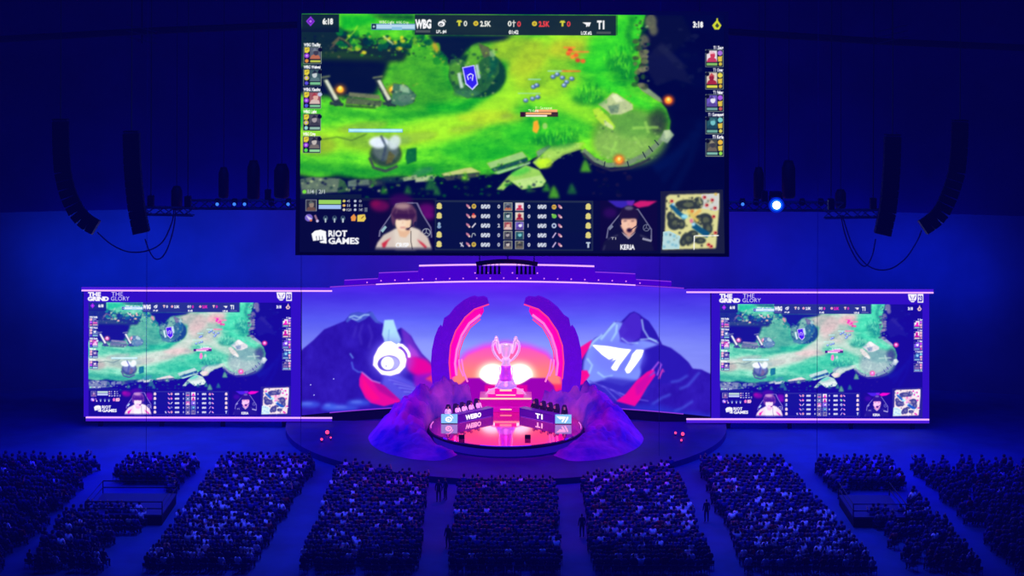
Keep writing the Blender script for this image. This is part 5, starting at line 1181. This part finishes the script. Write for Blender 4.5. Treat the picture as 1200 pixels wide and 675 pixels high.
truss('speaker_truss', 'short truss segment stepped below the right end of the long lighting truss', P(966, 251, 138), P(1031, 250, 138), .6)
def moving_head(px_, py_, D, label, lit, s=1.0, group=None):
    p = P(px_, py_, D); r = thing('moving_head_lamp', label, 'lamp', tuple(p), 0, group)
    b = BM(); box(b, (0, 0, .42*s), (.5*s, .5*s, .22*s), bevel=.04); obj('lamp_base', b, M['black'], r)
    b = BM(); box(b, (-.26*s, 0, .12*s), (.07*s, .2*s, .5*s)); box(b, (.26*s, 0, .12*s), (.07*s, .2*s, .5*s)); box(b, (0, 0, .33*s), (.58*s, .22*s, .07*s)); obj('yoke', b, M['black'], r)
    b = BM(); tube(b, [Vector((0, .22*s, 0)), Vector((0, 0, -.02*s)), Vector((0, -.26*s, -.04*s))], [.17*s, .21*s, .2*s], 14); obj('lamp_head', b, M['black'], r)
    b = BM(); lathe(b, [(0, 0), (.18*s, 0), (.17*s, .03*s), (0, .05*s)], seg=16); bmesh.ops.rotate(b, verts=b.verts[:], matrix=Matrix.Rotation(PI/2, 3, 'X')); bmesh.ops.translate(b, verts=b.verts[:], vec=(0, -.27*s, -.04*s)); obj('lens', b, M[lit], r)
moving_head(909, 238.6, 144.8, 'dazzling blue-white lamp on the truss right of the hanging screen', 'blue_lamp', 1.9)
hr = [o for o in COL.objects if o.name.startswith('moving_head_lamp')][-1]
for nm, r0, z, m in (('halo_disc', .5, -.42, glow('blue_halo', (20, 110, 255), 1.1)), ('halo_outer', .66, -.4, glow('deep_blue_halo', (0, 40, 210), .9))):  # glowing discs added as the halo around the dazzling lamp
    b = BM(); lathe(b, [(0, 0), (r0, 0), (r0, .03), (0, .03)], seg=24); bmesh.ops.rotate(b, verts=b.verts[:], matrix=Matrix.Rotation(PI/2, 3, 'X')); bmesh.ops.translate(b, verts=b.verts[:], vec=(0, z, -.076)); obj(nm, b, m, hr)
for px_, lit, lab in ((255, 'blue_dim', 'faintly lit lamp on the truss, far left of the hanging screen'), (275, 'blue_dim', 'faintly lit lamp on the truss, second from the left'), (287, 'blue_dim', 'faintly lit lamp on the truss, third from the left'), (318, 'dark', 'unlit lamp on the truss between the lit ones and the screen, left side'), (338, 'blue_dim', 'faintly lit lamp on the truss just left of the hanging screen'),
                       (870, 'blue_dim', 'faintly lit lamp on the truss just right of the hanging screen'), (886, 'dark', 'unlit lamp on the truss left of the dazzling one'), (940, 'dark', 'unlit lamp on the truss right of the dazzling one'), (962, 'dark', 'unlit lamp near the right end of the long truss')):
    moving_head(px_, 238.5, 145, lab, lit, .8)
# hanging dark drapes / hoist boxes above the truss
for px_, y0, y1, w, lab in ((262, 196, 232, 12, 'dark hanging cable sleeve above the left truss, leftmost'), (297, 188, 234, 15, 'dark hanging cable sleeve above the left truss, middle'), (330, 192, 232, 18, 'dark hanging cable sleeve above the left truss, nearest the screen'), (924, 188, 232, 16, 'dark hanging cable sleeve above the right truss, nearest the screen'), (889, 196, 233, 12, 'dark hanging cable sleeve above the right truss, by the lamp'), (985, 222, 244, 13, 'dark hoist box sleeve at the right end of the truss'), (207, 218, 246, 13, 'dark hoist box sleeve at the left end of the truss')):
    a, c = P(px_, y0, 147.5), P(px_, y1, 147.5); w_ = w*147.5/F
    b = BM(); lathe(b, [(0, a.z-c.z), (w_*.3, a.z-c.z), (w_*.5, (a.z-c.z)*.8), (w_*.5, .2), (w_*.4, 0), (0, 0)], seg=14); tube(b, [Vector((0, 0, a.z-c.z)), Vector((0, 0, 48-c.z))], .03, 5)
    o = obj('hanging_cable_sleeve', b, M['dark'], None, True); o.location = c; tag(o, lab, 'cable sleeve')
# drooping cables
for pts, D, lab in (([(204, 246), (201, 262), (190, 284), (172, 294), (150, 295), (130, 286), (114, 272)], 134, 'long drooping cable from the left truss to the outer left loudspeaker'), ([(206, 246), (203, 270), (194, 296), (184, 304), (176, 296), (170, 280)], 134, 'short drooping cable from the left truss to the inner left loudspeaker'),
                    ([(985, 252), (992, 280), (1004, 304), (1014, 312), (1022, 300), (1026, 280)], 134, 'short drooping cable from the right truss to the inner right loudspeaker'), ([(987, 252), (1000, 290), (1018, 312), (1040, 316), (1060, 304), (1074, 284), (1080, 270)], 134, 'long drooping cable from the right truss to the outer right loudspeaker')):
    P3 = [P(x, y, D) for x, y in pts]; cv = []
    for i in range(len(P3)-1):
        p0, p1, p2, p3 = P3[max(i-1, 0)], P3[i], P3[i+1], P3[min(i+2, len(P3)-1)]
        for k in range(5):
            t = k/5; cv.append(.5*((2*p1)+(p2-p0)*t+(2*p0-5*p1+4*p2-p3)*t*t+(3*p1-p0-3*p2+p3)*t**3))
    cv.append(P3[-1]); b = BM(); tube(b, cv, .05, 6); tag(obj('hanging_cable', b, M['cable']), lab, 'cable')
for px_, lab in ((172, 'thin vertical wire crossing the left side screen'), (353, 'thin vertical wire at the left edge of the mountain video wall'), (773, 'thin vertical wire crossing the right mountain of the video wall'), (958, 'thin vertical wire crossing the right side screen')):
    a = P(px_, 330, 144.3); b = BM(); tube(b, [Vector((a.x, 144.3, .0)), Vector((a.x, 144.3, 48))], .02, 5); tag(obj('rigging_wire', b, M['wire']), lab, 'wire')
# ceiling beams and dim rigs
for pts, lab in (([(0, 46), (180, 36), (352, 29)], 'dark roof beam running from the left edge to the hanging screen'), ([(850, 37), (1040, 49), (1200, 56)], 'dark roof beam running from the hanging screen to the right edge')):
    b = BM(); tube(b, [P(x, y, 150) for x, y in pts], .3, 8); tag(obj('roof_beam', b, M['dark']), lab, 'beam')
for px_, py_, sgn, lab in ((166, 40, 1, 'dim lamp bar hanging under the roof at upper left'), (1046, 40, -1, 'dim lamp bar hanging under the roof at upper right')):
    p = P(px_, py_, 145); r = thing('lamp_bar', lab, 'lamp', tuple(p))
    for k in (-1, 0, 1):
        b = BM(); tube(b, [Vector((-1.3, 0, -sgn*.3*0 + k*.5 + sgn*.3)), Vector((1.3, 0, k*.5 - sgn*.3))], .05, 6); obj('lamp_tube', b, M['truss'], r)
    b = BM(); tube(b, [Vector((0, .1, -.8)), Vector((0, .1, 47.97-p.z))], .06, 6); obj('hanger', b, M['black'], r)
# centre lamp rig under the main screen
p = P(594, 308, 150); rg_ = thing('lamp_rig', 'dark arched lamp rig with two clusters of hanging lamps just under the hanging screen', 'lamp rig', tuple(p)); K = 150/F
b = BM(); tube(b, [Vector((x*K, 0, (3.4-(x/36)**2*3.4)*K - .12)) for x in np.linspace(-36, 36, 15)], .2, 8); obj('arched_bar', b, M['dark'], rg_)
for x in list(range(-34, -8, 5)) + list(range(12, 37, 5)):
    b = BM(); box(b, (x*K, 0, -.5), (.2, .3, .35), bevel=.03); tube(b, [Vector((x*K, 0, -.65)), Vector((x*K, -.05, -1.0))], [.1, .13], 8); tube(b, [Vector((x*K, 0, -.35)), Vector((x*K, 0, -.05))], .03, 5); obj('hanging_lamp', b, M['dark'], rg_)
for x in (-32, 1, 32):
    b = BM(); tube(b, [Vector((x*K, .1, 0)), Vector((x*K, .1, 47.97-p.z))], .05, 5); obj('suspension_cable', b, M['violet_dim'] if False else M['wire'], rg_)
# camera platforms in the outer blocks
for (x0, x1, y0, y1, lab) in ((100, 190, 578, 603, 'low dark camera platform in the outer left crowd block'), (1000, 1062, 580, 606, 'low dark camera platform in the outer right crowd block')):
    a, c = floor_pt((x0+x1)/2, y1, .8), floor_pt((x0+x1)/2, y0, .8); w = (x1-x0)*a.y/F; r = thing('camera_platform', lab, 'platform', (a.x, (a.y+c.y)/2, 0)); dp = (c.y-a.y)
    b = BM(); box(b, (0, 0, .72), (w, dp, .14)); obj('deck', b, M['seatblack'], r)
    b = BM(); box(b, (0, 0, .33), (w-.05, dp-.05, .64)); obj('skirt', b, M['dark'], r)
    b = BM()
    for sx, sy in ((-1, -1), (1, -1), (1, 1), (-1, 1)): tube(b, [Vector((sx*w/2, sy*dp/2, .78)), Vector((sx*w/2, sy*dp/2, 1.75))], .04, 6)
    for z in (1.25, 1.75):
        tube(b, [Vector((sx*w/2, sy*dp/2, z)) for sx, sy in ((-1, -1), (1, -1), (1, 1), (-1, 1))], .045, 6, closed=True)
    obj('railing', b, M['dark'], r)
# ------------------------------------------------------------------ light
def area(name, loc, target, size, power, col, sy=None):
    l = bpy.data.lights.new(name, 'AREA'); l.energy = power; l.color = col; l.size = size
    if sy: l.shape = 'RECTANGLE'; l.size_y = sy
    o = bpy.data.objects.new(name, l); COL.objects.link(o); o.location = loc
    o.rotation_euler = (Vector(target)-Vector(loc)).to_track_quat('-Z', 'Y').to_euler(); return o
BLUE = (.008, .04, 1.0); VIO = (.22, .0, 1.0); MAG = (1.0, .02, .55)
area('crowd_wash', (0, 126, 42), (0, 131, 0), 50, 12000, BLUE, 22)
area('wall_wash_left', (-27, 164, 12), (-27, 176, 13), 37, 4300, (.002, .05, 1.0), 2)
area('wall_wash_right', (27, 164, 12), (27, 176, 13), 37, 3600, (.002, .03, 1.0), 2)
area('wall_wash_centre', (0, 164, 14), (0, 176, 15), 24, 4500, VIO, 2)
for s in (-1, 1): area('floor_wash', (s*29, 149, 13), (s*27, 147, 0), 28, 7500, (.006, .003, 1.0), 4)  # unseen lamps added to brighten the floor by the side screens
area('apron_wash', (0, 139, 24), (0, 145, 0), 30, 4500, (.16, .0, 1.0), 4)
def spot(name, loc, target, power, col, ang, blend=.8):
    l = bpy.data.lights.new(name, 'SPOT'); l.energy = power; l.color = col; l.spot_size = math.radians(ang); l.spot_blend = blend; l.shadow_soft_size = .6
    o = bpy.data.objects.new(name, l); COL.objects.link(o); o.location = loc
    o.rotation_euler = (Vector(target)-Vector(loc)).to_track_quat('-Z', 'Y').to_euler(); return o
for s in (-1, 1):
    spot('rock_spot', (s*4, 141, 19), (s*7, 154, 3), 13000, (.8, .0, .75), 50)
    spot('rock_rim', (s*19, 147, 13), (s*9.5, 152, 3), 4500, (.2, .03, 1.0), 60)
    spot('player_spot', (s*-1.5, 143, 13), (s*3.8, 152.6, 2.3), 4200, (1.0, .75, 1.0), 34)  # unseen spot added to brighten the players
    spot('crowd_spot', (s*20, 136, 42), (s*21, 126, 0), 34000, (.05, .08, 1.0), 40)
spot('trophy_spot', (0, 146, 17), (XC, 157.6, 6), 8000, (1, .75, .95), 24)
spot('stage_pool', (0, 144, 20), (0, 149, 1.5), 22000, (1.0, .0, .35), 44)
spot('aisle_pink', (0, 150, 26), (3, 134, 0), 8000, (1.0, .0, .5), 70)
# ------------------------------------------------------------------ haze in the hall air: thin even mist glowing blue
w = bpy.data.worlds.new('hall_air'); bpy.context.scene.world = w; w.use_nodes = True
nt = w.node_tree; nt.nodes.clear()
out = nt.nodes.new('ShaderNodeOutputWorld'); bg = nt.nodes.new('ShaderNodeBackground'); bg.inputs[0].default_value = (0, .0, .02, 1); bg.inputs[1].default_value = .1
nt.links.new(bg.outputs[0], out.inputs['Surface'])
em = nt.nodes.new('ShaderNodeEmission'); em.inputs[0].default_value = (.02, .02, 1.0, 1); em.inputs[1].default_value = .00024
ab = nt.nodes.new('ShaderNodeVolumeAbsorption'); ab.inputs['Color'].default_value = (0, 0, 0, 1); ab.inputs['Density'].default_value = .0002
ad = nt.nodes.new('ShaderNodeAddShader'); nt.links.new(em.outputs[0], ad.inputs[0]); nt.links.new(ab.outputs[0], ad.inputs[1])
nt.links.new(ad.outputs[0], out.inputs['Volume'])
# ------------------------------------------------------------------ camera
cd = bpy.data.cameras.new('camera'); cam = bpy.data.objects.new('camera', cd); COL.objects.link(cam)
cd.sensor_fit = 'HORIZONTAL'; cd.sensor_width = 36; cd.lens = 36*F/1200; cd.shift_y = -337.5/1200; cd.clip_end = 600; cd.clip_start = .5
r_ = Vector((math.cos(ROLL), 0, math.sin(ROLL))); u_ = Vector((-math.sin(ROLL), 0, math.cos(ROLL))); b_ = Vector((0, -1, 0))
cam.matrix_world = Matrix(((r_.x, u_.x, b_.x, 0), (r_.y, u_.y, b_.y, 0), (r_.z, u_.z, b_.z, CAMZ), (0, 0, 0, 1)))
sc = bpy.context.scene; sc.camera = cam
sc.view_settings.view_transform = 'Standard'; sc.view_settings.look = 'None'; sc.view_settings.exposure = 0; sc.view_settings.gamma = 1
sc.cycles.max_bounces = 5; sc.cycles.diffuse_bounces = 2; sc.cycles.glossy_bounces = 3; sc.cycles.volume_bounces = 0; sc.cycles.transmission_bounces = 2
